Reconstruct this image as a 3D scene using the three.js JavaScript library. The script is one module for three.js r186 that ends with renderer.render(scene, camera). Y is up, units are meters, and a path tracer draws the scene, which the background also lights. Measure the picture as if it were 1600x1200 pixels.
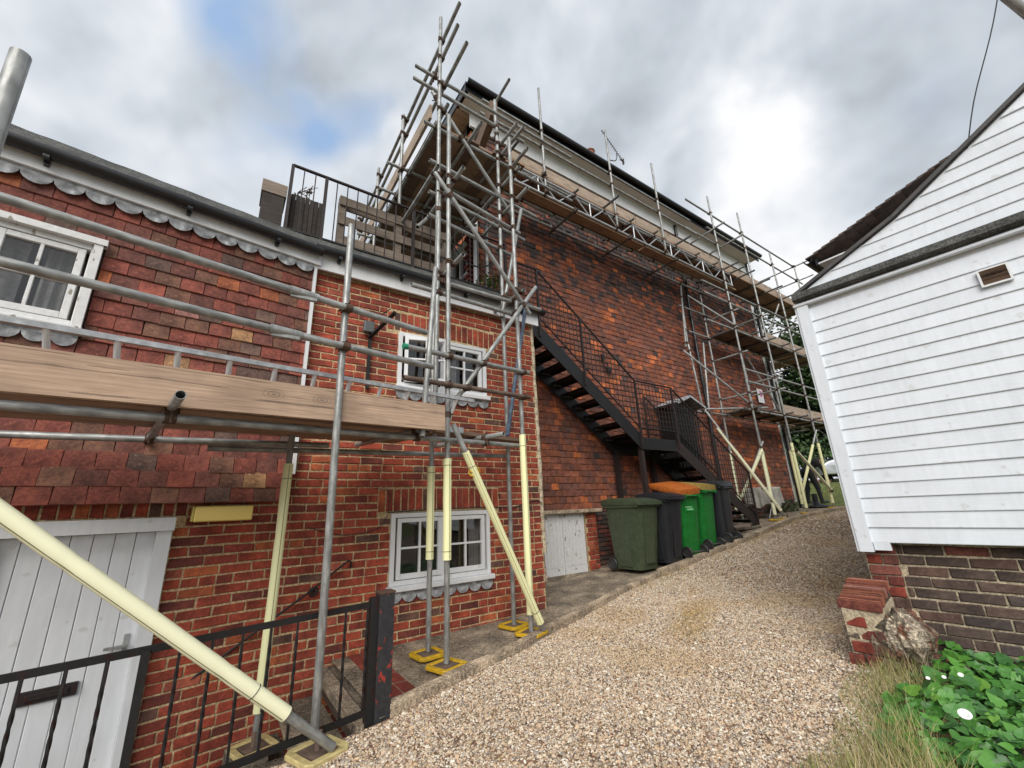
import * as THREE from 'three';
import { mergeGeometries, toCreasedNormals } from 'three/addons/utils/BufferGeometryUtils.js';
import { MarchingCubes } from 'three/addons/objects/MarchingCubes.js';
import { RoundedBoxGeometry } from 'three/addons/geometries/RoundedBoxGeometry.js';

// ---------------------------------------------------------------- camera, sky, sun, exposure
const scene = new THREE.Scene();
const R = Math.PI / 180;
const camera = new THREE.PerspectiveCamera(85.42, 4 / 3, 0.05, 900);
camera.position.set(0, 1.6, 0);
camera.rotation.order = 'YXZ';
camera.rotation.set(16.82 * R, -34.9 * R, -2.37 * R);
const renderer = new THREE.WebGLRenderer({ antialias: true });
renderer.setSize(1024, 768);
renderer.toneMapping = THREE.LinearToneMapping;
renderer.toneMappingExposure = 2.5;
renderer.shadowMap.enabled = true;

let seed = 7;
const rnd = () => { seed = (seed + 0x6D2B79F5) | 0; let t = Math.imul(seed ^ (seed >>> 15), 1 | seed); t = (t + Math.imul(t ^ (t >>> 7), 61 | t)) ^ t; return ((t ^ (t >>> 14)) >>> 0) / 4294967296; };
const rr = (a, b) => a + (b - a) * rnd();
const pick = (a) => a[Math.floor(rnd() * a.length)];
const clamp = (x, a = 0, b = 1) => Math.min(b, Math.max(a, x));
const lerp = (a, b, t) => a + (b - a) * t;
const sstep = (a, b, x) => { const t = clamp((x - a) / (b - a)); return t * t * (3 - 2 * t); };
const hash = (x, y, s = 0) => { let h = Math.imul(x | 0, 374761393) + Math.imul(y | 0, 668265263) + Math.imul(s | 0, 974634757); h = Math.imul(h ^ (h >>> 13), 1274126177); return ((h ^ (h >>> 16)) >>> 0) / 4294967296; };
function vnoise(x, y, p = 0, s = 0) {
  const xi = Math.floor(x), yi = Math.floor(y), fx = x - xi, fy = y - yi;
  const w = (v) => p ? ((v % p) + p) % p : v;
  const a = hash(w(xi), w(yi), s), b = hash(w(xi + 1), w(yi), s), c = hash(w(xi), w(yi + 1), s), d = hash(w(xi + 1), w(yi + 1), s);
  const u = fx * fx * (3 - 2 * fx), v = fy * fy * (3 - 2 * fy);
  return a + (b - a) * u + (c - a) * v + (a - b - c + d) * u * v;
}
function fbm(x, y, oct = 4, p = 0, s = 0) { let a = 0.5, t = 0, n = 0; for (let i = 0; i < oct; i++) { t += a * vnoise(x, y, p, s + i); n += a; x *= 2; y *= 2; if (p) p *= 2; a *= 0.5; } return t / n; }

function vnoise3(x, y, z, s) { const zi = Math.floor(z), f = z - zi, u = f * f * (3 - 2 * f); return lerp(vnoise(x, y, 0, s + zi * 131), vnoise(x, y, 0, s + (zi + 1) * 131), u); }
function fbm3(x, y, z, oct, s) { let a = 0.5, t = 0, n = 0; x += 50; y += 50; z += 50; for (let i = 0; i < oct; i++) { t += a * vnoise3(x, y, z, s + i * 7); n += a; x *= 2.03; y *= 2.03; z *= 2.03; a *= 0.5; } return t / n; }
{ // cloudy sky with a few blue gaps
  const W = 1024, H = 512, d = new Float32Array(W * H * 4);
  const gaps = [[-0.075, 0.80, -0.60, 0.055, 0.85], [-0.02, 0.785, -0.62, 0.06, 0.95], [0.03, 0.75, -0.66, 0.055, 0.9], [0.085, 0.72, -0.69, 0.05, 0.75], [0.16, 0.74, -0.65, 0.045, 0.7], [0.01, 0.66, -0.75, 0.06, 0.4], [0.58, 0.64, -0.45, 0.06, 0.3], [0.80, 0.55, -0.02, 0.07, 0.25], [-0.5, 0.7, 0.5, 0.1, 0.7], [0.3, 0.6, 0.75, 0.1, 0.6], [-0.8, 0.5, 0.1, 0.1, 0.6]];
  const glow = [[0.713, 0.67, -0.205, 0.15, 0.34], [0.881, 0.40, -0.234, 0.15, 0.28], [0.80, 0.50, -0.30, 0.1, 0.1], [-0.2, 0.62, -0.76, 0.2, 0.06], [0.25, 0.69, -0.66, 0.09, 0.2]];
  const dark = [[0.87, 0.47, -0.14, 0.1, 0.18], [0.75, 0.62, -0.08, 0.1, 0.12], [0.62, 0.75, -0.2, 0.09, 0.1], [0.50, 0.80, -0.33, 0.12, 0.08]];
  const blob = (L, x, y, z) => { let t = 0; for (const [a, b, c, r, k] of L) { const n = Math.hypot(a, b, c), q = ((x - a / n) ** 2 + (y - b / n) ** 2 + (z - c / n) ** 2) / (r * r); t += k * Math.exp(-q); } return t; };
  for (let j = 0; j < H; j++) for (let i = 0; i < W; i++) {
    const th = ((j + 0.5) / H - 0.5) * Math.PI, ph = ((i + 0.5) / W - 0.5) * 2 * Math.PI;
    const x = Math.cos(ph) * Math.cos(th), y = Math.sin(th), z = Math.sin(ph) * Math.cos(th), k = (j * W + i) * 4;
    const wx = fbm3(x * 3, y * 3, z * 3, 4, 11) - 0.5, wz = fbm3(x * 3, y * 3, z * 3, 4, 21) - 0.5;
    const n1 = fbm3(x * 3.2 + wx * 1.1, y * 4.2, z * 3.2 + wz * 1.1, 5, 31), n2 = fbm3(x * 8 + wx * 1.6, y * 10 + wz, z * 8 + wz * 1.6, 5, 41), nb = fbm3(x * 20 + wx * 2.5, y * 22, z * 20 + wz * 2.5, 4, 51);
    let gap = clamp(blob(gaps, x + wx * 0.22 + (nb - 0.5) * 0.05, y + (n2 - 0.5) * 0.12, z + wz * 0.22) * (0.35 + 1.2 * n2) - 0.1);
    let b = 0.62 + 0.55 * (n1 - 0.5) + 0.42 * (n2 - 0.5) + 0.16 * (nb - 0.5);
    b += 1.25 * (blob(glow, x + wx * 0.1, y, z + wz * 0.1) * (0.4 + 1.1 * n2) - blob(dark, x + wx * 0.15, y, z + wz * 0.15) * (0.5 + n2));
    b = clamp(b, 0.42, 1.15);
    const t = sstep(0.55, 1.0, b);
    let r = b * lerp(0.91, 1.0, t), g = b * lerp(0.99, 1.0, t), bl = b * lerp(1.09, 1.01, t);
    r = lerp(r, 0.27, gap * 0.85); g = lerp(g, 0.43, gap * 0.85); bl = lerp(bl, 0.70, gap * 0.85);
    r /= 2.3; g /= 2.3; bl /= 2.3;
    if (y < 0) { const e = sstep(0, -0.15, y); r = lerp(r, 0.1, e); g = lerp(g, 0.1, e); bl = lerp(bl, 0.09, e); }
    d[k] = r; d[k + 1] = g; d[k + 2] = bl; d[k + 3] = 1;
  }
  const t = new THREE.DataTexture(d, W, H, THREE.RGBAFormat, THREE.FloatType);
  t.mapping = THREE.EquirectangularReflectionMapping; t.magFilter = t.minFilter = THREE.LinearFilter; t.needsUpdate = true;
  scene.background = t; scene.environment = t;
}
const sun = new THREE.DirectionalLight(new THREE.Color(1.0, 0.96, 0.9), 1.5);
sun.position.set(-13.5, 21.5, 15.5); sun.target.position.set(4, 2, -3); scene.add(sun, sun.target);
sun.castShadow = true; sun.shadow.radius = 90; sun.shadow.mapSize.set(2048, 2048);
Object.assign(sun.shadow.camera, { left: -20, right: 20, top: 20, bottom: -20, near: 1, far: 90 });

// ---------------------------------------------------------------- textures and materials
function tex(n, fn, srgb = true, wpm = 1) { // wpm: metres covered by one repeat
  const d = new Uint8Array(n * n * 4);
  for (let j = 0; j < n; j++) for (let i = 0; i < n; i++) { const c = fn(i / n, j / n), k = (j * n + i) * 4; d[k] = clamp(c[0]) * 255; d[k + 1] = clamp(c[1]) * 255; d[k + 2] = clamp(c[2]) * 255; d[k + 3] = 255; }
  const t = new THREE.DataTexture(d, n, n); t.wrapS = t.wrapT = THREE.RepeatWrapping; t.magFilter = THREE.LinearFilter; t.minFilter = THREE.LinearMipmapLinearFilter; t.generateMipmaps = true;
  if (srgb) t.colorSpace = THREE.SRGBColorSpace; t.repeat.set(1 / wpm, 1 / wpm); t.needsUpdate = true; return t;
}
const g3 = (v) => [v, v, v];
const speck = (u, v, n, s, th) => hash(Math.floor(u * n), Math.floor(v * n), s) > th;
const T = {};
T.clay = tex(512, (u, v) => { const a = fbm(u * 8, v * 8, 5, 8, 1), b = fbm(u * 60, v * 60, 3, 60, 2); let k = 0.56 + 0.52 * a + 0.28 * (b - 0.5); let c = [k, k * (0.97 + 0.1 * (b - 0.5)), k * 0.97]; const l = sstep(0.60, 0.72, fbm(u * 14, v * 14, 4, 14, 9)); c = [lerp(c[0], 0.72, l * 0.35), lerp(c[1], 0.78, l * 0.4), lerp(c[2], 0.8, l * 0.45)]; const w = sstep(0.74, 0.8, fbm(u * 26, v * 26, 3, 26, 15)); return c.map((q) => lerp(q, 1.0, w * 0.7)); }, true, 0.9);
T.clayB = tex(512, (u, v) => g3(0.3 + 0.5 * fbm(u * 40, v * 40, 4, 40, 5) + 0.25 * (fbm(u * 130, v * 130, 2, 130, 6) - 0.5)), false, 0.9);
T.mortar = tex(256, (u, v) => { const k = 0.7 + 0.5 * (fbm(u * 40, v * 40, 4, 40, 3) - 0.3) - (speck(u, v, 120, 4, 0.93) ? 0.2 : 0); return [k, k * 0.97, k * 0.92]; }, true, 0.5);
T.wood = tex(512, (u, v) => { const w = fbm(u * 2, v * 6, 2, 0, 2) * 0.5; const g = fbm(u * 5, v * 150 + w * 5, 4, 0, 7); const kn = Math.max(0, 1 - Math.hypot(((u * 3) % 1 - 0.5) * 3.2, ((v * 2 + 0.3 * Math.floor(u * 3)) % 1 - 0.5) * 9)); let k = 0.76 + 0.22 * (g - 0.5) - 0.22 * kn * (0.6 + 0.4 * Math.sin(kn * 22)); if (fbm(u * 2, v * 70, 2, 0, 19) > 0.74) k -= 0.16; k += 0.2 * (fbm(u * 5, v * 5, 3, 5, 9) - 0.5); return [k, k * 0.96, k * 0.92]; }, true, 0.9);
T.wood.wrapS = T.wood.wrapT = THREE.MirroredRepeatWrapping;
T.woodB = tex(256, (u, v) => g3(fbm(u * 4, v * 90, 4, 0, 7)), false, 0.9);
T.galv = tex(256, (u, v) => { const k = 0.72 + 0.35 * (fbm(u * 10, v * 10, 4, 10, 3) - 0.5) + 0.16 * (fbm(u * 60, v * 8, 2, 0, 4) - 0.5); const r = sstep(0.68, 0.8, fbm(u * 5, v * 5, 4, 5, 8)) * 0.4; return [lerp(k, 0.6, r), lerp(k, 0.52, r), lerp(k * 1.0, 0.42, r)]; }, true, 0.6);
T.galvR = tex(256, (u, v) => g3(0.45 + 0.5 * (fbm(u * 14, v * 14, 4, 14, 3) - 0.3)), false, 0.6);
T.conc = tex(512, (u, v) => { let k = 0.62 + 0.5 * (fbm(u * 6, v * 6, 5, 6, 4) - 0.5) + 0.35 * (fbm(u * 80, v * 80, 2, 80, 5) - 0.5); const s = hash(Math.floor(u * 170), Math.floor(v * 170), 3); if (s > 0.7) k += 0.5 * (s - 0.6); else if (s < 0.12) k -= 0.14; return [k, k * 0.95, k * 0.87]; }, true, 1.3);
T.concB = tex(256, (u, v) => g3(0.5 * fbm(u * 60, v * 60, 3, 60, 5) + 0.4 * hash(Math.floor(u * 128), Math.floor(v * 128), 3)), false, 1.0);
T.gravel = tex(1024, (u, v) => { // rounded cells
  const n = 70; let best = 9, id = 0; const X = u * n, Y = v * n, xi = Math.floor(X), yi = Math.floor(Y);
  for (let a = -1; a <= 1; a++) for (let b = -1; b <= 1; b++) { const cx = (xi + a + n) % n, cy = (yi + b + n) % n, q = (xi + a + hash(cx, cy, 1) - X) ** 2 + (yi + b + hash(cx, cy, 2) - Y) ** 2; if (q < best) { best = q; id = hash(cx, cy, 3); } }
  const P = [[0.80, 0.72, 0.62], [0.72, 0.60, 0.49], [0.63, 0.50, 0.40], [0.87, 0.83, 0.77], [0.55, 0.44, 0.36], [0.70, 0.66, 0.60], [0.76, 0.58, 0.47]];
  const c = P[Math.floor(id * P.length)], k = (0.85 + 0.3 * (fbm(u * 5, v * 5, 4, 5, 7) - 0.5)); return c.map((q) => q * k); }, true, 1.2);
T.gravelB = tex(512, (u, v) => { const n = 70; let best = 9; const X = u * n, Y = v * n, xi = Math.floor(X), yi = Math.floor(Y); for (let a = -1; a <= 1; a++) for (let b = -1; b <= 1; b++) { const cx = (xi + a + n) % n, cy = (yi + b + n) % n, q = (xi + a + hash(cx, cy, 1) - X) ** 2 + (yi + b + hash(cx, cy, 2) - Y) ** 2; if (q < best) best = q; } return g3(1 - best); }, false, 1.2);
T.paint = tex(512, (u, v) => { const k = 0.93 + 0.07 * (fbm(u * 4, v * 4, 4, 4, 2) - 0.4) + 0.05 * (fbm(u * 50, v * 8, 3, 0, 3) - 0.5); const s = sstep(0.76, 0.82, fbm(u * 12, v * 12, 5, 12, 6)) * 0.3; return [lerp(k, 0.74, s), lerp(k, 0.72, s), lerp(k, 0.68, s)]; }, true, 1.1);
T.flake = tex(512, (u, v) => { const s = sstep(0.70, 0.73, fbm(u * 16, v * 9, 6, 0, 16)) * 0.8; const k = 0.9 + 0.1 * (fbm(u * 30, v * 30, 3, 30, 3) - 0.5); return [lerp(k, 0.52, s), lerp(k, 0.49, s), lerp(k, 0.44, s)]; }, true, 0.7);
T.fine = tex(256, (u, v) => g3(0.82 + 0.3 * (fbm(u * 20, v * 20, 5, 20, 12) - 0.5)), true, 0.7);
T.fineB = tex(256, (u, v) => g3(fbm(u * 40, v * 40, 4, 40, 12)), false, 0.5);
T.lead = tex(256, (u, v) => { const k = 0.72 + 0.6 * (fbm(u * 12, v * 12, 5, 12, 22) - 0.5); const w = sstep(0.62, 0.75, fbm(u * 20, v * 7, 4, 0, 25)) * 0.5; return [k + w * 0.2, k + w * 0.2, k + w * 0.2]; }, true, 0.5);
T.iron = tex(256, (u, v) => { const s = sstep(0.70, 0.76, fbm(u * 18, v * 18, 5, 18, 33)); const k = 0.75 + 0.3 * (fbm(u * 30, v * 30, 3, 30, 3) - 0.5); return [lerp(k, 1.0, s), lerp(k, 0.5, s), lerp(k, 0.35, s)]; }, true, 0.5);
T.redpeel = tex(256, (u, v) => { const s = sstep(0.635, 0.65, fbm(u * 9, v * 4.5, 5, 0, 61)); const k = fbm(u * 30, v * 30, 3, 30, 3); return [lerp(0.16, 0.55, s) + 0.1 * (k - 0.5), lerp(0.16, 0.17, s) + 0.1 * (k - 0.5), lerp(0.17, 0.14, s) + 0.1 * (k - 0.5)]; }, true, 0.5);
T.felt = tex(256, (u, v) => { const k = 0.6 + 0.7 * (fbm(u * 60, v * 60, 3, 60, 2) - 0.5) + 0.4 * (fbm(u * 6, v * 6, 4, 6, 3) - 0.5); return [k, k, k * 0.98]; }, true, 0.6);
T.grass = tex(256, (u, v) => { const k = fbm(u * 30, v * 30, 4, 30, 3), m = fbm(u * 4, v * 4, 3, 4, 5); return [0.42 + 0.3 * k + 0.2 * (m - 0.5), 0.46 + 0.3 * k, 0.2 + 0.2 * k]; }, true, 2);

function M_(r, g, b, o = {}) { const { map, bump, bs = 0.002, rough = 0.85, phys, ...x } = o; const C = phys ? THREE.MeshPhysicalMaterial : THREE.MeshStandardMaterial; const m = new C({ roughness: rough, ...x }); m.color.setRGB(r, g, b); if (map) m.map = map; if (bump) { m.bumpMap = bump; m.bumpScale = bs; } return m; }
const clayMats = (L, bs = 0.003) => L.map(([r, g, b]) => M_(r * 1.6, g * 1.5, b * 1.45, { map: T.clay, bump: T.clayB, bs }));
const M = {
  mortar: M_(0.82, 0.65, 0.41, { map: T.mortar, bump: T.mortar, bs: 0.004 }),
  mortarGrey: M_(0.74, 0.66, 0.52, { map: T.mortar, bump: T.mortar, bs: 0.004 }),
  mortarDark: M_(0.12, 0.09, 0.07, { map: T.mortar }),
  white: M_(0.80, 0.81, 0.82, { map: T.paint, rough: 0.45 }),
  whiteOld: M_(0.80, 0.80, 0.79, { map: T.flake, rough: 0.6, bump: T.flake, bs: 0.001 }),
  clad: M_(0.76, 0.80, 0.85, { map: T.paint, rough: 0.5, bump: T.woodB, bs: 0.0006 }),
  doorWhite: M_(0.82, 0.84, 0.86, { map: T.paint, rough: 0.5 }),
  galv: M_(0.60, 0.61, 0.59, { map: T.galv, roughnessMap: T.galvR, rough: 0.8, metalness: 0.3 }),
  galvDark: M_(0.22, 0.22, 0.21, { map: T.galv, rough: 0.7, metalness: 0.4 }),
  alu: M_(0.72, 0.73, 0.74, { map: T.fine, rough: 0.45, metalness: 0.6 }),
  rust: M_(0.16, 0.10, 0.07, { map: T.iron, rough: 0.8, metalness: 0.25 }),
  rustTube: M_(0.30, 0.21, 0.16, { map: T.galv, rough: 0.8, metalness: 0.25 }),
  blueTube: M_(0.16, 0.24, 0.36, { map: T.galv, rough: 0.6 }),
  capGreen: M_(0.02, 0.25, 0.14, { rough: 0.5 }),
  foam: M_(0.80, 0.79, 0.45, { rough: 0.75 }),
  foamPale: M_(0.82, 0.81, 0.56, { rough: 0.75 }),
  slit: M_(0.16, 0.15, 0.08, { rough: 0.9 }),
  tie: M_(0.02, 0.02, 0.02, { rough: 0.5 }),
  yellow: M_(0.85, 0.52, 0.02, { map: T.fine, rough: 0.5 }),
  yellowPale: M_(0.76, 0.62, 0.28, { map: T.fine, rough: 0.6 }),
  board: M_(0.54, 0.38, 0.27, { map: T.wood, bump: T.woodB, bs: 0.0015 }),
  boardLight: M_(0.76, 0.58, 0.45, { map: T.wood, bump: T.woodB, bs: 0.0015 }),
  boardGrey: M_(0.64, 0.54, 0.45, { map: T.wood, bump: T.woodB, bs: 0.0015 }),
  boardDark: M_(0.30, 0.21, 0.155, { map: T.wood, bump: T.woodB, bs: 0.0015 }),
  greyWood: M_(0.36, 0.31, 0.27, { map: T.wood, bump: T.woodB, bs: 0.003 }),
  darkWood: M_(0.075, 0.065, 0.06, { map: T.wood, bump: T.woodB, bs: 0.002 }),
  lead: M_(0.56, 0.58, 0.60, { map: T.lead, rough: 0.6 }),
  gutter: M_(0.022, 0.024, 0.027, { map: T.fine, rough: 0.35 }),
  felt: M_(0.17, 0.17, 0.165, { map: T.felt, bump: T.felt, bs: 0.004, rough: 0.95 }),
  iron: M_(0.022, 0.022, 0.023, { map: T.iron, rough: 0.5, metalness: 0.2 }),
  ironRust: M_(0.045, 0.032, 0.03, { map: T.iron, rough: 0.6, metalness: 0.2 }),
  redpeel: M_(1, 1, 1, { map: T.redpeel, rough: 0.5 }),
  conc: M_(0.68, 0.61, 0.53, { map: T.conc, bump: T.concB, bs: 0.004 }),
  concKerb: M_(0.98, 0.86, 0.73, { map: T.conc, bump: T.concB, bs: 0.004 }),
  stone: M_(0.36, 0.33, 0.29, { map: T.conc, bump: T.concB, bs: 0.012 }),
  gravel: M_(0.66, 0.62, 0.58, { map: T.gravel, bump: T.gravelB, bs: 0.008, rough: 0.9 }),
  lawn: M_(0.30, 0.30, 0.22, { map: T.grass, bump: T.grass, bs: 0.02 }),
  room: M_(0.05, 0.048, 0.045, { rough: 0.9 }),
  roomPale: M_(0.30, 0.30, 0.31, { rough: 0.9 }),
  curtain: M_(0.35, 0.34, 0.33, { map: T.fine, rough: 0.95, side: THREE.DoubleSide }),
  cloth: M_(0.60, 0.58, 0.52, { map: T.fine, rough: 0.95, side: THREE.DoubleSide }),
  slate: M_(0.10, 0.095, 0.095, { map: T.fine, rough: 0.7 }),
  glass: new THREE.MeshPhysicalMaterial({ color: 0xffffff, transmission: 1, thickness: 0, roughness: 0.02, ior: 1.5 }),
  cable: M_(0.02, 0.02, 0.02, { rough: 0.6 }),
  terracotta: M_(0.42, 0.16, 0.09, { map: T.clay, rough: 0.85 }),
};
const brickM = clayMats([[0.25, 0.050, 0.026], [0.29, 0.057, 0.028], [0.20, 0.040, 0.024], [0.14, 0.036, 0.026], [0.34, 0.095, 0.035], [0.27, 0.056, 0.032], [0.12, 0.065, 0.048], [0.30, 0.085, 0.05]]);
const brickPick = () => { const t = rnd(); return t < 0.28 ? 0 : t < 0.5 ? 1 : t < 0.68 ? 2 : t < 0.77 ? 3 : t < 0.83 ? 4 : t < 0.93 ? 5 : t < 0.96 ? 6 : 7; };
const tileM = clayMats([[0.185, 0.06, 0.043], [0.22, 0.066, 0.046], [0.15, 0.06, 0.046], [0.155, 0.08, 0.053], [0.115, 0.075, 0.06], [0.36, 0.22, 0.11], [0.30, 0.15, 0.13], [0.30, 0.10, 0.042]], 0.006);
const tilePick = () => { const t = rnd(); return t < 0.3 ? 0 : t < 0.55 ? 1 : t < 0.72 ? 2 : t < 0.88 ? 3 : t < 0.95 ? 4 : t < 0.965 ? 5 : t < 0.98 ? 6 : 7; };
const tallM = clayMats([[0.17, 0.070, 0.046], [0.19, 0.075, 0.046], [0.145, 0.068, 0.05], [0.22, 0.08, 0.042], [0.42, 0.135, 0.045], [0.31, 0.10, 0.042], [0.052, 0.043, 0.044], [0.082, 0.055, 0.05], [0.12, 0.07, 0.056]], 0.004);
const darkBrickM = clayMats([[0.072, 0.055, 0.046], [0.085, 0.062, 0.05], [0.060, 0.050, 0.046], [0.10, 0.064, 0.05], [0.15, 0.055, 0.042]]);

// ---------------------------------------------------------------- helpers
const names = {};
const numbered = (n) => { if (!(n in names)) { names[n] = 0; return n; } names[n]++; return n + '_' + String(names[n]).padStart(3, '0'); };
const V = (x, y, z) => new THREE.Vector3(x, y, z);
function thing(name, label, category, p = [0, 0, 0], ry = 0, group) { const o = new THREE.Group(); o.name = numbered(name); o.position.set(...p); o.rotation.y = ry; o.userData = { label, category }; if (group) o.userData.group = group; scene.add(o); return o; }
function part(parent, name, geo, mat) { const m = new THREE.Mesh(geo, mat); m.name = name; m.castShadow = m.receiveShadow = true; parent.add(m); return m; }
function single(name, label, category, geo, mat, group) { const m = part(scene, numbered(name), geo, mat); m.userData = { label, category }; if (group) m.userData.group = group; return m; }
function setting(name, geo, mat) { const m = part(scene, numbered(name), geo, mat); m.userData.kind = 'structure'; return m; }
function triUV(g, ox = 0, oy = 0) { // box-projected uv in metres
  if (!g.attributes.normal) g.computeVertexNormals();
  const p = g.attributes.position, n = g.attributes.normal, uv = new Float32Array(p.count * 2);
  for (let i = 0; i < p.count; i++) { const ax = Math.abs(n.getX(i)), ay = Math.abs(n.getY(i)), az = Math.abs(n.getZ(i)); let u, v; if (az >= ax && az >= ay) { u = p.getX(i); v = p.getY(i); } else if (ay >= ax) { u = p.getX(i); v = p.getZ(i); } else { u = p.getZ(i); v = p.getY(i); } uv[2 * i] = u + ox; uv[2 * i + 1] = v + oy; }
  g.setAttribute('uv', new THREE.BufferAttribute(uv, 2)); return g;
}
const strip = (g) => { const q = g.index ? g.toNonIndexed() : g; for (const k of Object.keys(q.attributes)) if (!['position', 'normal', 'uv'].includes(k)) q.deleteAttribute(k); return q; };
const merge = (L) => mergeGeometries(L.map(strip));
const bx = (w, h, d, x = 0, y = 0, z = 0) => triUV(new THREE.BoxGeometry(w, h, d).translate(x, y, z), rnd(), rnd());
const rb = (w, h, d, r, x = 0, y = 0, z = 0) => triUV(new RoundedBoxGeometry(w, h, d, 1, r).translate(x, y, z), rnd(), rnd());
const cyl = (r0, r1, h, n = 14, x = 0, y = 0, z = 0) => triUV(new THREE.CylinderGeometry(r0, r1, h, n).translate(x, y, z));
function along(g, a, b) { // geometry built along +y from 0, put from a towards b
  const d = b.clone().sub(a), q = new THREE.Quaternion().setFromUnitVectors(V(0, 1, 0), d.normalize()); return g.applyMatrix4(new THREE.Matrix4().compose(a, q, V(1, 1, 1)));
}
function bar(a, b, r, n = 8) { a = V(...a); b = V(...b); const L = a.distanceTo(b); const g = new THREE.CylinderGeometry(r, r, L, n).translate(0, L / 2, 0); return along(g, a, b); }
function flat(a, b, w, t) { a = V(...a); b = V(...b); const L = a.distanceTo(b); return along(triUV(new THREE.BoxGeometry(w, L, t).translate(0, L / 2, 0)), a, b); }
// a beam whose section stays upright: from a to b, height h (vertical), thickness t
function beam(a, b, h, t) { a = V(...a); b = V(...b); const d = b.clone().sub(a), L = d.length(), m = new THREE.Matrix4(), x = d.clone().normalize(), z = V(0, 1, 0).cross(x).normalize().negate(), y = z.clone().cross(x).normalize(); if (y.y < 0) { y.negate(); z.negate(); } m.makeBasis(x, y, x.clone().cross(y)); m.setPosition(a.clone().add(b).multiplyScalar(0.5)); return triUV(new THREE.BoxGeometry(L, h, t), rnd(), rnd()).applyMatrix4(m); }
const Fr = (x, y, z, ry = 0) => new THREE.Matrix4().compose(V(x, y, z), new THREE.Quaternion().setFromAxisAngle(V(0, 1, 0), ry), V(1, 1, 1));
const _e = new THREE.Euler(), _q = new THREE.Quaternion();
function put(o, fr, x, y, z, rx = 0, ry = 0, rz = 0, s = null) { const m = new THREE.Matrix4().compose(V(x, y, z), _q.setFromEuler(_e.set(rx, ry, rz)), s ? V(...s) : V(1, 1, 1)).premultiply(fr); m.decompose(o.position, o.quaternion, o.scale); return o; }
// ground height along the lane
const GX = [-60, -8, -4, 0, 1, 3.4, 5.75, 7.5, 9.9, 10.4, 13, 16, 22, 40, 300], GY = [-0.6, 0, 0.12, 0.33, 0.4, 0.44, 0.575, 0.78, 1.07, 1.15, 1.28, 1.4, 2.2, 3, 3];
const gy = (x) => { let i = 0; while (i < GX.length - 2 && x > GX[i + 1]) i++; return lerp(GY[i], GY[i + 1], clamp((x - GX[i]) / (GX[i + 1] - GX[i]))); };
const gg = (x, z) => gy(x) - 0.13 * sstep(-1.25, -0.75, z) * sstep(2.5, 3.4, x);
function sheet(x0, x1, nx, zA, zB, nz, off, bump = 0, skip) {
  const P = [], U = [], I = [];
  for (let i = 0; i <= nx; i++) for (let j = 0; j <= nz; j++) { const x = lerp(x0, x1, i / nx), z = lerp(zA(x), zB(x), j / nz); P.push(x, (off === 0 ? gg(x, z) : gy(x)) + off + bump * (fbm(x * 1.7 + 30, z * 1.7 + 50, 4) - 0.5), z); U.push(x, z); }
  for (let i = 0; i < nx; i++) for (let j = 0; j < nz; j++) { const a = i * (nz + 1) + j, b = a + nz + 1; const cx = (P[a * 3] + P[b * 3]) / 2, cz = (P[a * 3 + 2] + P[(a + 1) * 3 + 2]) / 2; if (skip && skip(cx, cz)) continue; I.push(a, a + 1, b, a + 1, b + 1, b); }
  const g = new THREE.BufferGeometry(); g.setAttribute('position', new THREE.Float32BufferAttribute(P, 3)); g.setAttribute('uv', new THREE.Float32BufferAttribute(U, 2)); g.setIndex(I); g.computeVertexNormals(); return g;
}
// wall of given rect with rectangular holes, in the xy plane, thickness t behind z
function panelled(x0, x1, y0, y1, holes, z, t) {
  const xs = [...new Set([x0, x1, ...holes.flatMap((h) => [h[0], h[1]])].filter((v) => v >= x0 && v <= x1))].sort((a, b) => a - b), ys = [...new Set([y0, y1, ...holes.flatMap((h) => [h[2], h[3]])].filter((v) => v >= y0 && v <= y1))].sort((a, b) => a - b), L = [];
  for (let i = 0; i < xs.length - 1; i++) for (let j = 0; j < ys.length - 1; j++) { const cx = (xs[i] + xs[i + 1]) / 2, cy = (ys[j] + ys[j + 1]) / 2; if (holes.some((h) => cx > h[0] && cx < h[1] && cy > h[2] && cy < h[3])) continue; L.push(triUV(new THREE.BoxGeometry(xs[i + 1] - xs[i], ys[j + 1] - ys[j], t).translate(cx, cy, z - t / 2))); }
  return merge(L);
}
// a brick or clay piece: uneven chamfered front at z = 0, body behind
function pieceGeo(w, h, d, c, j) {
  const P = [], f = [], s = [], k = [];
  for (const [a, b] of [[-1, -1], [1, -1], [1, 1], [-1, 1]]) { const jx = rr(-j, j), jy = rr(-j, j); f.push(V(a * (w / 2 - c) + jx, b * (h / 2 - c) + jy, rr(-j, j) * 0.6)); s.push(V(a * w / 2 + jx, b * h / 2 + jy, -c)); k.push(V(a * w / 2 + jx, b * h / 2 + jy, -d)); }
  const q = (a, b, e, g) => P.push(a, b, e, a, e, g);
  q(f[0], f[1], f[2], f[3]);
  for (let i = 0; i < 4; i++) { const n = (i + 1) % 4; q(s[i], s[n], f[n], f[i]); q(k[i], k[n], s[n], s[i]); }
  const g = new THREE.BufferGeometry().setFromPoints(P); g.computeVertexNormals(); return triUV(g, rnd(), rnd());
}
const brickG = [], tileG = [];
for (let i = 0; i < 9; i++) brickG.push(pieceGeo(0.217, 0.065, 0.035, 0.006, 0.0035));
for (let i = 0; i < 9; i++) { const g = pieceGeo(0.164, 0.135, 0.013, 0.003, 0.003); g.translate(0, 0.0675, 0.0); tileG.push(g); }
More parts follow.
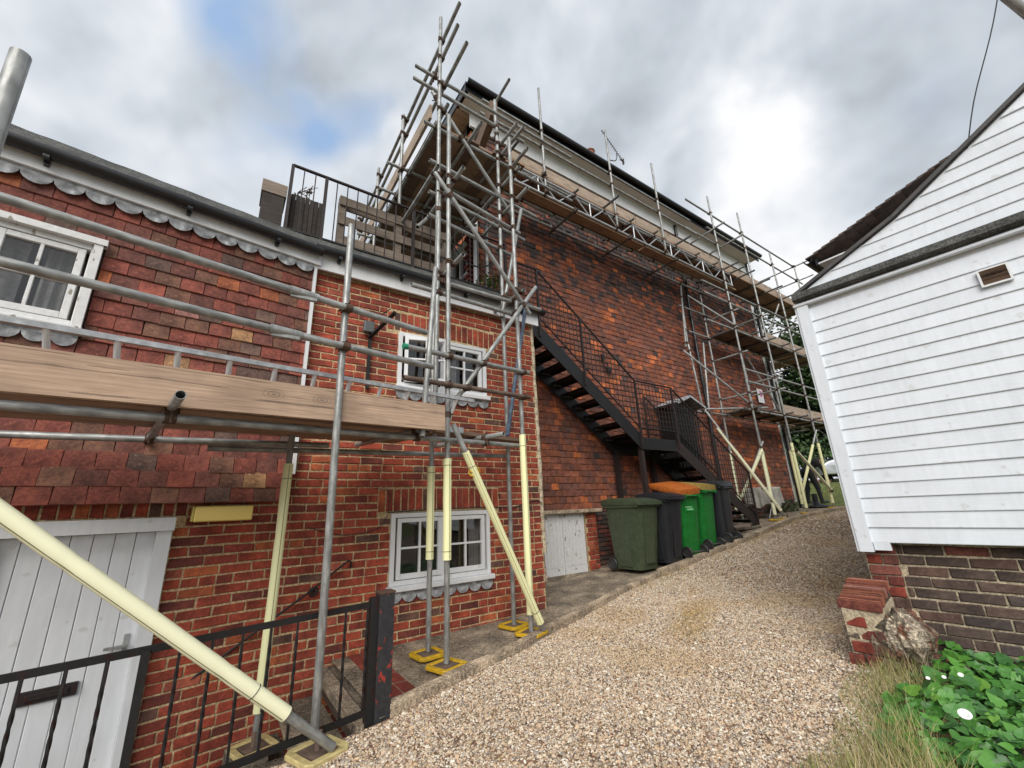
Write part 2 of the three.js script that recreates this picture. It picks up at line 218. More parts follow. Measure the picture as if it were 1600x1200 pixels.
// bond layout: list of [x, y, w, h]
function bond(x0, x1, y0, y1, holes, c = 0.075, L = 0.227, headers = 0.13) {
  const out = []; let k = 0;
  for (let y = y0; y < y1 - 0.02; y += c, k++) {
    const cy = y + c / 2; let iv = [[x0, x1]];
    for (const h of holes) if (cy > h[2] && cy < h[3]) iv = iv.flatMap(([a, b]) => { const r = []; if (h[0] > a) r.push([a, Math.min(b, h[0])]); if (h[1] < b) r.push([Math.max(a, h[1]), b]); return r.filter(([p, q]) => q - p > 0.03); });
    for (const [a, b] of iv) { let x = Math.floor(a / L) * L - (k % 2 ? L / 2 : 0) - L; const wob = rr(-0.01, 0.01);
      while (x < b) { const segs = rnd() < headers ? [[x, x + L / 2], [x + L / 2, x + L]] : [[x, x + L]]; for (const [p, q] of segs) { const l = Math.max(a, p + wob), r = Math.min(b, q + wob); if (r - l > 0.035) out.push([(l + r) / 2, cy, r - l - 0.012, c - 0.0125]); } x += L; } }
  }
  return out;
}
// turn a list of pieces (matrix, geometry, material index) into parts: the biggest 300 one by one, the rest as one part
const camP = V(0, 1.6, 0);
function lay(parent, name, L, mats, limit = 300) {
  for (const p of L) { const v = V().setFromMatrixPosition(p.m); p.s = v.distanceTo(camP) + (p.far || 0); }
  L.sort((a, b) => a.s - b.s);
  L.slice(0, limit).forEach((p) => { const o = part(parent, name, p.g, mats[p.k]); p.m.decompose(o.position, o.quaternion, o.scale); });
  const rest = L.slice(limit); if (!rest.length) return;
  const base = mats[0].clone(); base.color.setRGB(1, 1, 1); base.vertexColors = true;
  const G = rest.map((p) => { const g = p.g.clone().applyMatrix4(p.m), n = g.attributes.position.count, c = new Float32Array(n * 3), q = mats[p.k].color; for (let i = 0; i < n; i++) { c[3 * i] = q.r; c[3 * i + 1] = q.g; c[3 * i + 2] = q.b; } g.setAttribute('color', new THREE.BufferAttribute(c, 3)); return g; });
  const o = part(parent, name + '_rest', mergeGeometries(G), base); o.userData.kind = 'stuff';
}
const pm = (fr, x, y, z, s, rx = 0, rz = 0) => new THREE.Matrix4().compose(V(x, y, z), new THREE.Quaternion().setFromEuler(new THREE.Euler(rx, 0, rz)), V(...s)).premultiply(fr);
const bricksFrom = (list, fr, z, pk) => list.map(([x, y, w, h]) => ({ m: pm(fr, x, y, z + rr(-0.003, 0.004), [w / 0.217, h / 0.065, 1], 0, rr(-0.006, 0.006)), g: pick(brickG), k: pk() }));
// soldier arch: upright bricks over an opening
const soldiers = (x0, x1, y, h, fr, z, pk, rise = 0) => { const L = [], n = Math.round((x1 - x0) / 0.078), w = (x1 - x0) / n; for (let i = 0; i < n; i++) { const x = x0 + (i + 0.5) * w, t = (i + 0.5) / n * 2 - 1; const m = new THREE.Matrix4().compose(V(x, y + h / 2 + rise * (1 - t * t), z + rr(-0.003, 0.004)), new THREE.Quaternion().setFromEuler(new THREE.Euler(0, 0, Math.PI / 2 - t * rise * 1.2)), V(h / 0.217, (w - 0.012) / 0.065, 1)).premultiply(fr); L.push({ m, g: pick(brickG), k: pk() }); } return L; };

// ---------------------------------------------------------------- ground
const KERB1 = [[-0.6, -2.99], [1.06, -3.02], [1.55, -3.2], [2.27, -3.42], [2.9, -3.67], [3.72, -3.95], [4.61, -4.2], [5.62, -4.42]];
const KERB2 = [[5.68, -4.42], [7.5, -4.42], [9.0, -4.45], [10.2, -4.45], [12, -4.4], [14.0, -4.35]];
const KALL = [...KERB1, ...KERB2.slice(1)];
const kz = (x) => { let i = 0; while (i < KALL.length - 2 && x > KALL[i + 1][0]) i++; const a = KALL[i], b = KALL[i + 1]; return lerp(a[1], b[1], clamp((x - a[0]) / (b[0] - a[0]))); };
setting('ground', sheet(-60, 300, 180, () => -120, () => 120, 120, -0.03, 0.02, (x, z) => x > -14 && x < 13.9 && z > -16 && z < 8), M.lawn);
setting('gravel_drive', sheet(-14, 14.2, 220, (x) => x < -0.4 ? -3.0 : kz(x) + 0.05, () => 8, 60, 0, 0.03), M.gravel);
setting('pavement', sheet(1.0, 14.2, 90, (x) => x < 3.43 ? -4.4 : -5.85, (x) => kz(x) + 0.02, 10, 0.006, 0.012), M.conc);
setting('back_garden', sheet(13.75, 18, 10, () => -16, () => -4.3, 20, -0.01, 0.03), M.lawn);
{ // kerb stones
  const k = thing('kerb', 'worn concrete kerb edging between the gravel drive and the pavement', 'kerb');
  const lay1 = (L, w, top) => { for (let i = 0; i < L.length - 1; i++) { const a = V(L[i][0], 0, L[i][1]), b = V(L[i + 1][0], 0, L[i + 1][1]), n = Math.max(1, Math.round(a.distanceTo(b) / 0.9)); for (let j = 0; j < n; j++) { const p = a.clone().lerp(b, j / n), q = a.clone().lerp(b, (j + 1) / n), d = q.clone().sub(p).setLength(0.004); p.add(d); q.sub(d); const o = part(k, 'kerb_stone', toCreasedNormals(beam([p.x, gy(p.x) + top - 0.075 + rr(-0.006, 0.006), p.z], [q.x, gy(q.x) + top - 0.075 + rr(-0.006, 0.006), q.z], 0.15, w), 0.5), M.concKerb); o.position.z += rr(-0.006, 0.006); } } };
  lay1(KERB1.slice(1), 0.09, 0.055); lay1(KERB2, 0.12, 0.07);
}
// ---------------------------------------------------------------- window and gutter builders
function scallops(w, n, top, drop) { const s = new THREE.Shape(); s.moveTo(-w / 2, top); s.lineTo(w / 2, top); s.lineTo(w / 2, 0); const r = w / n / 2; for (let i = 0; i < n; i++) { const cx = w / 2 - r * (2 * i + 1); for (let a = 0; a <= 8; a++) { const t = a / 8 * Math.PI; s.lineTo(cx + r * Math.cos(t), -drop * Math.sin(t)); } } s.lineTo(-w / 2, top); const g = new THREE.ExtrudeGeometry(s, { depth: 0.005, bevelEnabled: false }); return triUV(g, rnd(), rnd()); }
const boxM = (w, h, d, x, y, z) => bx(w, h, d, x, y, z);
function makeWindow(parent, fr, x0, x1, y0, y1, { leaves = 2, open = 0, apron = true, curtain = 0, pale = false, old = false, lab } = {}) {
  const G = new THREE.Group(); G.name = 'window'; parent.add(G); put(G, fr, (x0 + x1) / 2, y0, 0); if (lab) G.userData.label = lab;
  const w = x1 - x0, h = y1 - y0, f = 0.045, mat = old ? M.whiteOld : M.white, L = [];
  L.push(rb(f, h, 0.09, 0.004, -w / 2 + f / 2, h / 2, -0.02), rb(f, h, 0.09, 0.004, w / 2 - f / 2, h / 2, -0.02), rb(w - 2 * f, f, 0.088, 0.004, 0, h - f / 2, -0.02), rb(w - 2 * f, f, 0.088, 0.004, 0, f / 2, -0.02));
  const lw = (w - 2 * f) / leaves; for (let i = 1; i < leaves; i++) L.push(rb(0.05, h - 2 * f, 0.086, 0.004, -w / 2 + f + lw * i, h / 2, -0.02));
  part(G, 'frame', merge(L), mat);
  for (let i = 0; i < leaves; i++) {
    const cw = lw - 0.045, ch = h - 2 * f - 0.012, cx = -w / 2 + f + lw * (i + 0.5), st = 0.042, B = [];
    B.push(rb(st, ch, 0.04, 0.004, -cw / 2 + st / 2, 0, 0), rb(st, ch, 0.04, 0.004, cw / 2 - st / 2, 0, 0), rb(cw - 2 * st, st, 0.038, 0.004, 0, ch / 2 - st / 2, 0), rb(cw - 2 * st, st * 1.2, 0.038, 0.004, 0, -ch / 2 + st * 0.6, 0));
    B.push(rb(0.02, ch - 2 * st, 0.034, 0.003, 0, 0, 0), rb(cw - 2 * st, 0.02, 0.032, 0.003, 0, 0, 0));
    const op = open && i === 0 ? open : 0, hx = -cw / 2;
    const place = (o, ox = 0, oy = 0, oz = 0) => { const m = new THREE.Matrix4().makeTranslation(cx + hx, h / 2, op ? 0.03 : 0.0).multiply(new THREE.Matrix4().makeRotationY(-op)).multiply(new THREE.Matrix4().makeTranslation(-hx + ox, oy, oz)); m.decompose(o.position, o.quaternion, o.scale); };
    place(part(G, 'casement', merge(B), mat));
    const pw = (cw - 2 * st) / 2 - 0.01, ph = (ch - 2 * st) / 2 - 0.01;
    for (const a of [-1, 1]) for (const b of [-1, 1]) { const p = part(G, 'pane', new THREE.BoxGeometry(pw, ph, 0.004), M.glass); place(p, a * (pw / 2 + 0.01), b * (ph / 2 + 0.01), -0.006); p.rotation.y += rr(-0.004, 0.004); p.rotation.x += rr(-0.006, 0.006); }
  }
  part(G, 'sill', rb(w + 0.05, 0.05, 0.15, 0.008, 0, -0.026, 0.0), mat);
  if (apron) { const a = part(G, 'lead_apron', scallops(w + 0.03, 8, 0, 0.07).translate(0, -0.085, 0.026), M.lead); part(G, 'apron_band', boxM(w + 0.03, 0.035, 0.006, 0, -0.068, 0.029), M.lead); }
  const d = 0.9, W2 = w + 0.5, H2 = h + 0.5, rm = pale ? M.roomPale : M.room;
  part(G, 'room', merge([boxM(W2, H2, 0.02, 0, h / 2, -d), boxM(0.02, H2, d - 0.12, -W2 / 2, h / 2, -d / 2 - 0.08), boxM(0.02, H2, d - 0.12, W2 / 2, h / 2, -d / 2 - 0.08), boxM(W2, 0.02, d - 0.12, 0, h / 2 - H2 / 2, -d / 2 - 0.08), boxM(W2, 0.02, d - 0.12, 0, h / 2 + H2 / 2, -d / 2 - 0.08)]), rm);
  if (curtain) for (const [a, b] of curtain) { const n = 24, P = new THREE.PlaneGeometry((b - a) * w, h * 0.98, n, 1); const p = P.attributes.position; for (let i = 0; i < p.count; i++) p.setZ(i, 0.022 * Math.sin(i % (n + 1) * 1.15)); P.computeVertexNormals(); P.translate(((a + b) / 2 - 0.5) * w, h / 2, -0.16); part(G, 'curtain', triUV(P), M.curtain); }
  return G;
}
function gutterGeo(L, r = 0.055) { const s = new THREE.Shape(); for (let i = 0; i <= 12; i++) { const t = Math.PI + i / 12 * Math.PI; s[i ? 'lineTo' : 'moveTo'](r * Math.cos(t), r * Math.sin(t)); } s.lineTo(r, 0.012); s.lineTo(r - 0.006, 0.012); for (let i = 12; i >= 0; i--) { const t = Math.PI + i / 12 * Math.PI; s.lineTo((r - 0.006) * Math.cos(t), (r - 0.006) * Math.sin(t)); } s.lineTo(-r + 0.006, 0.012); s.lineTo(-r, 0.012); const g = new THREE.ExtrudeGeometry(s, { depth: L, bevelEnabled: false, curveSegments: 4 }); g.rotateY(Math.PI / 2); return triUV(toCreasedNormals(g, 0.6)); }

// ---------------------------------------------------------------- cottage
const FA = Fr(0, 0, -4.37), FT = Fr(0.527, 0, -4.37, 8.336 * R);
{
  const c = thing('brick_cottage', 'red brick cottage with tile-hung upper storey, white windows and black gutter', 'house');
  const hA = [[1.48, 2.64, 2.95, 3.63], [1.48, 2.64, 0.9, 1.615]];
  const o1 = part(c, 'mortar', panelled(0.5, 3.42, -0.5, 4.22, hA, -0.007, 0.22), M.mortar); put(o1, FA, 0, 0, 0);
  const hT = [[-1.76, -0.79, -0.6, 1.64], [-2.62, -1.56, 2.955, 3.69]];
  const o2 = part(c, 'mortar', panelled(-3.4, 0.01, -0.6, 1.9, hT, -0.007, 0.22), M.mortar); put(o2, FT, 0, 0, 0);
  const o3 = part(c, 'tile_backing', panelled(-3.4, -0.005, 1.9, 4.25, hT, 0.028, 0.26), M.mortarDark); put(o3, FT, 0, 0, 0);
  let B = [];
  const pkLow = () => brickPick();
  B.push(...bricksFrom(bond(0.515, 3.42, -0.45, 4.13, [...hA, [1.34, 2.78, 1.6, 1.875], [1.34, 2.78, 3.62, 3.9], [1.45, 2.67, 0.84, 0.9]]), FA, 0, pkLow));
  B.push(...soldiers(1.34, 2.78, 1.632, 0.215, FA, 0, pkLow, 0.012), ...soldiers(1.34, 2.78, 3.645, 0.215, FA, 0, pkLow, 0.02));
  B.push(...bricksFrom(bond(-3.2, 0.0, -0.6, 1.8, [...hT.slice(0, 1), [-1.9, -0.72, 1.6, 1.9]]), FT, 0, pkLow));
  B.push(...soldiers(-1.9, -0.72, 1.66, 0.16, FT, 0, pkLow));
  const FS = Fr(3.42, 0, -4.37, Math.PI / 2), o4 = part(c, 'mortar', panelled(0.03, 1.4, 0.2, 4.2, [], -0.007, 0.15), M.mortar); put(o4, FS, 0, 0, 0);
  B.push(...bricksFrom(bond(0.02, 1.38, 0.3, 4.13, []), FS, 0, brickPick).map((p) => (p.far = 50, p)));
  for (const p of B) { const v = V().setFromMatrixPosition(p.m); if (v.y < 0.38 && v.x > 0.9) p.far = 50; if (v.x < -1.2 && v.y < 1.9) p.far = 50; }
  lay(c, 'brick', B, brickM);
  // hung tiles
  const TL = []; let k = 0;
  for (let y = 1.75; y < 4.08; y += 0.1175, k++) { const kick = Math.max(0, 3 - k) * 0.02; for (let x = -3.3 + (k % 2) * 0.083; x < -0.03; x += 0.1665) { const l = Math.max(x, -3.3), r = Math.min(x + 0.1665, -0.02); if (r - l < 0.03) continue; let cx = (l + r) / 2, wd = r - l; if (y > 2.86 && y < 3.7) { if (r > -2.66 && l < -1.54) { if (r > -1.53) { const l2 = -1.54; if (r - l2 < 0.03) continue; cx = (l2 + r) / 2; wd = r - l2; } else if (l < -2.7) { cx = (l - 2.66) / 2; wd = -2.66 - l; } else continue; } } TL.push({ m: pm(FT, cx, y + rr(-0.003, 0.003), 0.062 + kick + rr(-0.003, 0.003), [(wd - 0.003) / 0.164, 1, 1], -0.12 - kick * 1.5, rr(-0.012, 0.012)), g: pick(tileG), k: tilePick(), far: cx < -2.4 ? 20 : 0 }); } }
  lay(c, 'hung_tile', TL, tileM);
  // trims
  put(part(c, 'white_trim', bx(0.028, 2.16, 0.06, 0, 0, 0), M.white), FT, -0.004, 3.07, 0.055);
  put(part(c, 'fascia_board', bx(3.3, 0.17, 0.03, 0, 0, 0), M.white), FT, -1.62, 4.235, 0.10);
  put(part(c, 'fascia_board', bx(3.02, 0.22, 0.03, 0, 0, 0), M.white), FA, 1.985, 4.235, 0.07);
  put(part(c, 'soffit_board', bx(3.3, 0.02, 0.12, 0, 0, 0), M.white), FT, -1.62, 4.165, 0.03);
  put(part(c, 'lead_scallops', scallops(3.23, 19, 0.03, 0.075), M.lead), FT, -1.645, 4.12, 0.085);
  put(part(c, 'mortar_fillet', toCreasedNormals(triUV(new THREE.CylinderGeometry(0.022, 0.03, 3.1, 6, 40).translate(0, 0, 0)), 1), M.mortarGrey), FA, 3.437, 2.62, -0.01);
  { const g = c.children[c.children.length - 1].geometry, p = g.attributes.position; for (let i = 0; i < p.count; i++) { const y = p.getY(i); p.setX(i, p.getX(i) * (0.7 + 0.8 * vnoise(y * 19, 3, 0, 5)) + 0.012 * (vnoise(y * 11, 9, 0, 6) - 0.5)); p.setZ(i, p.getZ(i) * (0.7 + 0.8 * vnoise(y * 23, 5, 0, 8))); } g.computeVertexNormals(); }
  const gt = part(c, 'gutter', gutterGeo(3.0), M.gutter); put(gt, FT, -2.98, 4.285, 0.175);
  const ga = part(c, 'gutter', gutterGeo(3.06), M.gutter); put(ga, FA, 0.5, 4.33, 0.15);
  for (const s of [-1.95, -1.1, -0.4]) put(part(c, 'gutter_bracket', merge([bx(0.03, 0.06, 0.05, 0, 0, 0), bx(0.035, 0.02, 0.14, 0, 0.0, 0.02)]), M.gutter), FT, s, 4.22, 0.13);
  for (const s of [0.75, 1.45, 2.3, 3.2]) put(part(c, 'gutter_bracket', merge([bx(0.03, 0.06, 0.05, 0, 0, 0), bx(0.035, 0.02, 0.14, 0, 0.0, 0.02)]), M.gutter), FA, s, 4.265, 0.1);
  for (const s of [-2.3, -1.2]) put(part(c, 'gutter_joint', gutterGeo(0.1, 0.062), M.gutter), FT, s, 4.285, 0.175);
  const edge = (L) => { const s = new THREE.Shape(); s.moveTo(-0.12, 0); s.lineTo(0.3, 0); s.lineTo(0.3, 0.3); s.lineTo(0.14, 0.3); s.lineTo(-0.12, 0.05); const n = Math.round(L / 0.05); const g = new THREE.ExtrudeGeometry(s, { depth: L, steps: n, bevelEnabled: false }); const p = g.attributes.position; for (let i = 0; i < p.count; i++) if (p.getY(i) > 0.01) { p.setY(i, p.getY(i) + 0.009 * (vnoise(p.getZ(i) * 9, p.getX(i) * 30, 0, 3) - 0.5)); } g.rotateY(Math.PI / 2); g.computeVertexNormals(); return triUV(g); };
  put(part(c, 'roof_edge', edge(3.36), M.felt), FT, -3.34, 4.30, 0.02);
  put(part(c, 'roof_edge', edge(3.05), M.felt), FA, 0.46, 4.325, 0.0);
  const rf = new THREE.Shape(); rf.moveTo(-3.4, 4.3); rf.lineTo(-3.4, 9); rf.lineTo(3.28, 9); rf.lineTo(3.28, 4.6); rf.lineTo(0.5, 4.6); rf.lineTo(-3, 4.15);
  part(c, 'flat_roof', triUV(new THREE.ExtrudeGeometry(rf, { depth: 0.13, bevelEnabled: false }).rotateX(-Math.PI / 2)), M.felt).position.set(0, 4.36, 0);
  part(c, 'back_wall', bx(6.6, 4.8, 0.2, 0, 1.9, -8.9), M.mortarDark); part(c, 'end_wall', bx(0.2, 4.8, 4.8, -3.2, 1.9, -6.3), M.mortarDark);
  // windows
  makeWindow(c, FA, 1.48, 2.64, 0.93, 1.612, { curtain: [[0.84, 0.97]], lab: 'lower white window' });
  makeWindow(c, FA, 1.48, 2.64, 2.975, 3.625, { open: 0.3, curtain: [[0.55, 0.7]], lab: 'upper white window with the left casement ajar' });
  makeWindow(c, FT, -2.62, -1.56, 3.0, 3.685, { old: true, pale: true, curtain: [[0.02, 0.66], [0.74, 0.99]], lab: 'peeling white window among the hung tiles' });
  c.children[c.children.length - 1].position.z += 0.05;
  put(part(c, 'window_architrave', merge([bx(0.05, 0.75, 0.05, -1.575, 3.34, 0.085), bx(1.12, 0.05, 0.07, -2.09, 3.71, 0.085)]), M.whiteOld), FT, 0, 0, 0);
  // plank door
  const D = new THREE.Group(); D.name = 'door'; c.add(D); put(D, FT, -1.275, -0.45, 0);
  part(D, 'frame', merge([bx(0.09, 2.0, 0.1, 0.435, 1.0, -0.01), bx(0.09, 2.0, 0.1, -0.435, 1.0, -0.01), bx(0.98, 0.095, 0.12, 0, 2.05, -0.005)]), M.doorWhite);
  for (let i = 0; i < 7; i++) part(D, 'plank', rb(0.109, 2.0, 0.035, 0.005, -0.336 + i * 0.112, 1.0, -0.035), M.doorWhite);
  part(D, 'letter_box', merge([rb(0.27, 0.075, 0.02, 0.004, 0, 0, 0), rb(0.19, 0.035, 0.014, 0.004, 0, 0, 0.014)]), M.ironRust).position.set(0.01, 1.06, -0.008);
  part(D, 'latch', merge([rb(0.03, 0.14, 0.012, 0.003, 0, 0, 0), rb(0.12, 0.018, 0.018, 0.003, -0.05, 0.0, 0.03), cyl(0.008, 0.008, 0.03, 8).rotateX(Math.PI / 2).translate(0, 0, 0.016)]), M.galv).position.set(0.34, 1.26, -0.01);
  part(c, 'doorstep_floor', bx(3.4, 0.1, 1.6, -1.9, -0.5, -3.75), M.conc);
}
// bulkhead light, bracket, cables
{ const l = thing('bulkhead_light', 'long pale yellow box light on the brick above the white door', 'wall light'); put(part(l, 'cover', rb(0.40, 0.12, 0.075, 0.012, 0, 0, 0), M_(0.92, 0.70, 0.2, { rough: 0.4 })), FT, -0.485, 1.665, 0.055); put(part(l, 'end_cap', rb(0.012, 0.11, 0.07, 0.003, 0, 0, 0), M_(0.62, 0.5, 0.14, { rough: 0.5 })), FT, -0.692, 1.665, 0.055); put(part(l, 'back_plate', bx(0.38, 0.1, 0.02), M.gutter), FT, -0.485, 1.665, 0.012); }
{ const b = thing('wall_bracket', 'black iron bracket with a flood lamp on the brick wall left of the upper window', 'bracket'); put(part(b, 'post', bx(0.03, 0.62, 0.03), M.iron), FA, 1.15, 3.2, 0.03); put(part(b, 'arm', flat([0, 0, 0], [0.14, 0.16, 0.42], 0.035, 0.035), M.iron), FA, 1.14, 3.47, 0.03); put(part(b, 'lamp', rb(0.11, 0.13, 0.07, 0.01), M_(0.09, 0.1, 0.1, { rough: 0.4 })), FA, 1.12, 3.58, 0.06); put(part(b, 'stay', bar([0, 0, 0], [0.11, 0.05, 0.3], 0.006), M.cable), FA, 1.15, 3.66, 0.05); }
{ const P = (L, r) => new THREE.TubeGeometry(new THREE.CatmullRomCurve3(L.map((p) => V(...p).applyMatrix4(FA))), 40, r, 6); single('wall_cable', 'thin black cable running over the lower cottage window', 'cable', merge([P([[0.72, 1.52, 0.012], [0.9, 1.46, 0.014], [1.1, 1.43, 0.014], [1.38, 1.5, 0.012], [1.44, 1.62, 0.012], [1.44, 1.83, 0.012], [1.3, 1.86, 0.012]], 0.0035), P([[1.44, 1.625, 0.02], [1.9, 1.637, 0.02], [2.68, 1.64, 0.02], [3.0, 1.63, 0.012], [3.2, 1.68, 0.012], [3.4, 1.69, 0.012], [3.44, 1.6, 0.02]], 0.006)]), M.cable); }
{ // iron handrail on the wall
  const h = thing('wall_handrail', 'thin black wrought iron handrail with curled ends on the brick wall', 'handrail');
  const L = [[1.1, 1.14, 0.05], [1.1, 1.2, 0.06], [1.06, 1.2, 0.07], [0.75, 0.98, 0.07], [0.2, 0.62, 0.07], [-0.12, 0.42, 0.07], [-0.2, 0.4, 0.06], [-0.14, 0.36, 0.05]];
  part(h, 'rail', new THREE.TubeGeometry(new THREE.CatmullRomCurve3(L.map((p) => V(...p).applyMatrix4(FA)), false, 'catmullrom', 0.2), 60, 0.009, 6), M.iron);
  for (const [x, y] of [[0.8, 0.98], [0.16, 0.56]]) { put(part(h, 'scroll', merge([new THREE.TorusGeometry(0.035, 0.008, 6, 16), new THREE.TorusGeometry(0.016, 0.008, 6, 12), bar([0, 0, 0], [0, 0, -0.07], 0.01)]), M.iron), FA, x, y, 0.05); }
}
// ---------------------------------------------------------------- area steps and area railing
{ const s = thing('area_steps', 'worn concrete and brick steps going down to the white door', 'steps');
  for (let i = 0; i < 4; i++) { const x = 0.92 - i * 0.27, y = 0.38 - i * 0.19; const nose = part(s, 'nosing', rb(0.1, 0.07, 1.28, 0.012, x, y - 0.035, -3.69 + i * 0.012), M.conc); part(s, 'tread', bx(0.2, 0.06, 1.27, x + 0.15, y - 0.032, -3.69), M.stone); part(s, 'riser', bx(0.03, 0.14, 1.26, x + 0.03, y - 0.14, -3.69), M.mortarDark); }
  part(s, 'area_wall', bx(4.2, 1.0, 0.14, -1.1, -0.17, -3.02), M.stone);
  for (let i = 0; i < 10; i++) part(s, 'paver', rb(0.1, 0.06, 0.215, 0.006, 1.19 + (i % 2) * 0.105, 0.385, -4.25 + Math.floor(i / 2) * 0.225), brickM[2]);
  part(s, 'timber', rb(0.24, 0.14, 0.34, 0.01, 0.38, 0.04, -3.84), M.stone); }
{ const f = thing('area_railing', 'black iron area railing with twisted bars beside the steps', 'railing');
  part(f, 'top_rail', flat([1.0, 1.045, -3.05], [-2.4, 0.93, -2.9], 0.035, 0.014), M.iron); part(f, 'bottom_rail', flat([1.0, 0.45, -3.04], [-2.4, 0.2, -2.9], 0.035, 0.016), M.iron);
  for (let i = 0; i < 24; i++) { const t = (i + 0.7) / 24 * 3.3, x = 1.0 - t, big = i % 9 === 8; const y0 = lerp(0.44, 0.2, t / 3.4) - (big ? 0.25 : 0), y1 = lerp(1.045, 0.93, t / 3.4), z = lerp(-3.05, -2.9, t / 3.4); if (big) part(f, 'stanchion', bx(0.035, y1 - y0, 0.035, x, (y0 + y1) / 2, z), M.iron); else { const g = new THREE.BoxGeometry(0.013, y1 - y0, 0.013, 1, 30, 1), p = g.attributes.position; for (let k = 0; k < p.count; k++) { const q = p.getY(k), a = Math.abs(q) < 0.22 ? q * 22 : Math.sign(q) * 0.22 * 22, cx = p.getX(k), cz = p.getZ(k); p.setX(k, cx * Math.cos(a) - cz * Math.sin(a)); p.setZ(k, cx * Math.sin(a) + cz * Math.cos(a)); } g.computeVertexNormals(); part(f, 'baluster', triUV(g).translate(x, (y0 + y1) / 2, z), M.iron); } }
}
{ const p = thing('gate_post', 'square black box post with flaking paint showing red at the end of the railing', 'post', [1.02, 0.36, -3.06]); part(p, 'shaft', rb(0.1, 0.74, 0.1, 0.004, 0, 0.37, 0), M.redpeel); part(p, 'inner_channel', bx(0.05, 0.72, 0.06, -0.075, 0.36, 0.0), M.iron); part(p, 'cap', bx(0.108, 0.012, 0.108, 0, 0.745, 0), M.rust); }

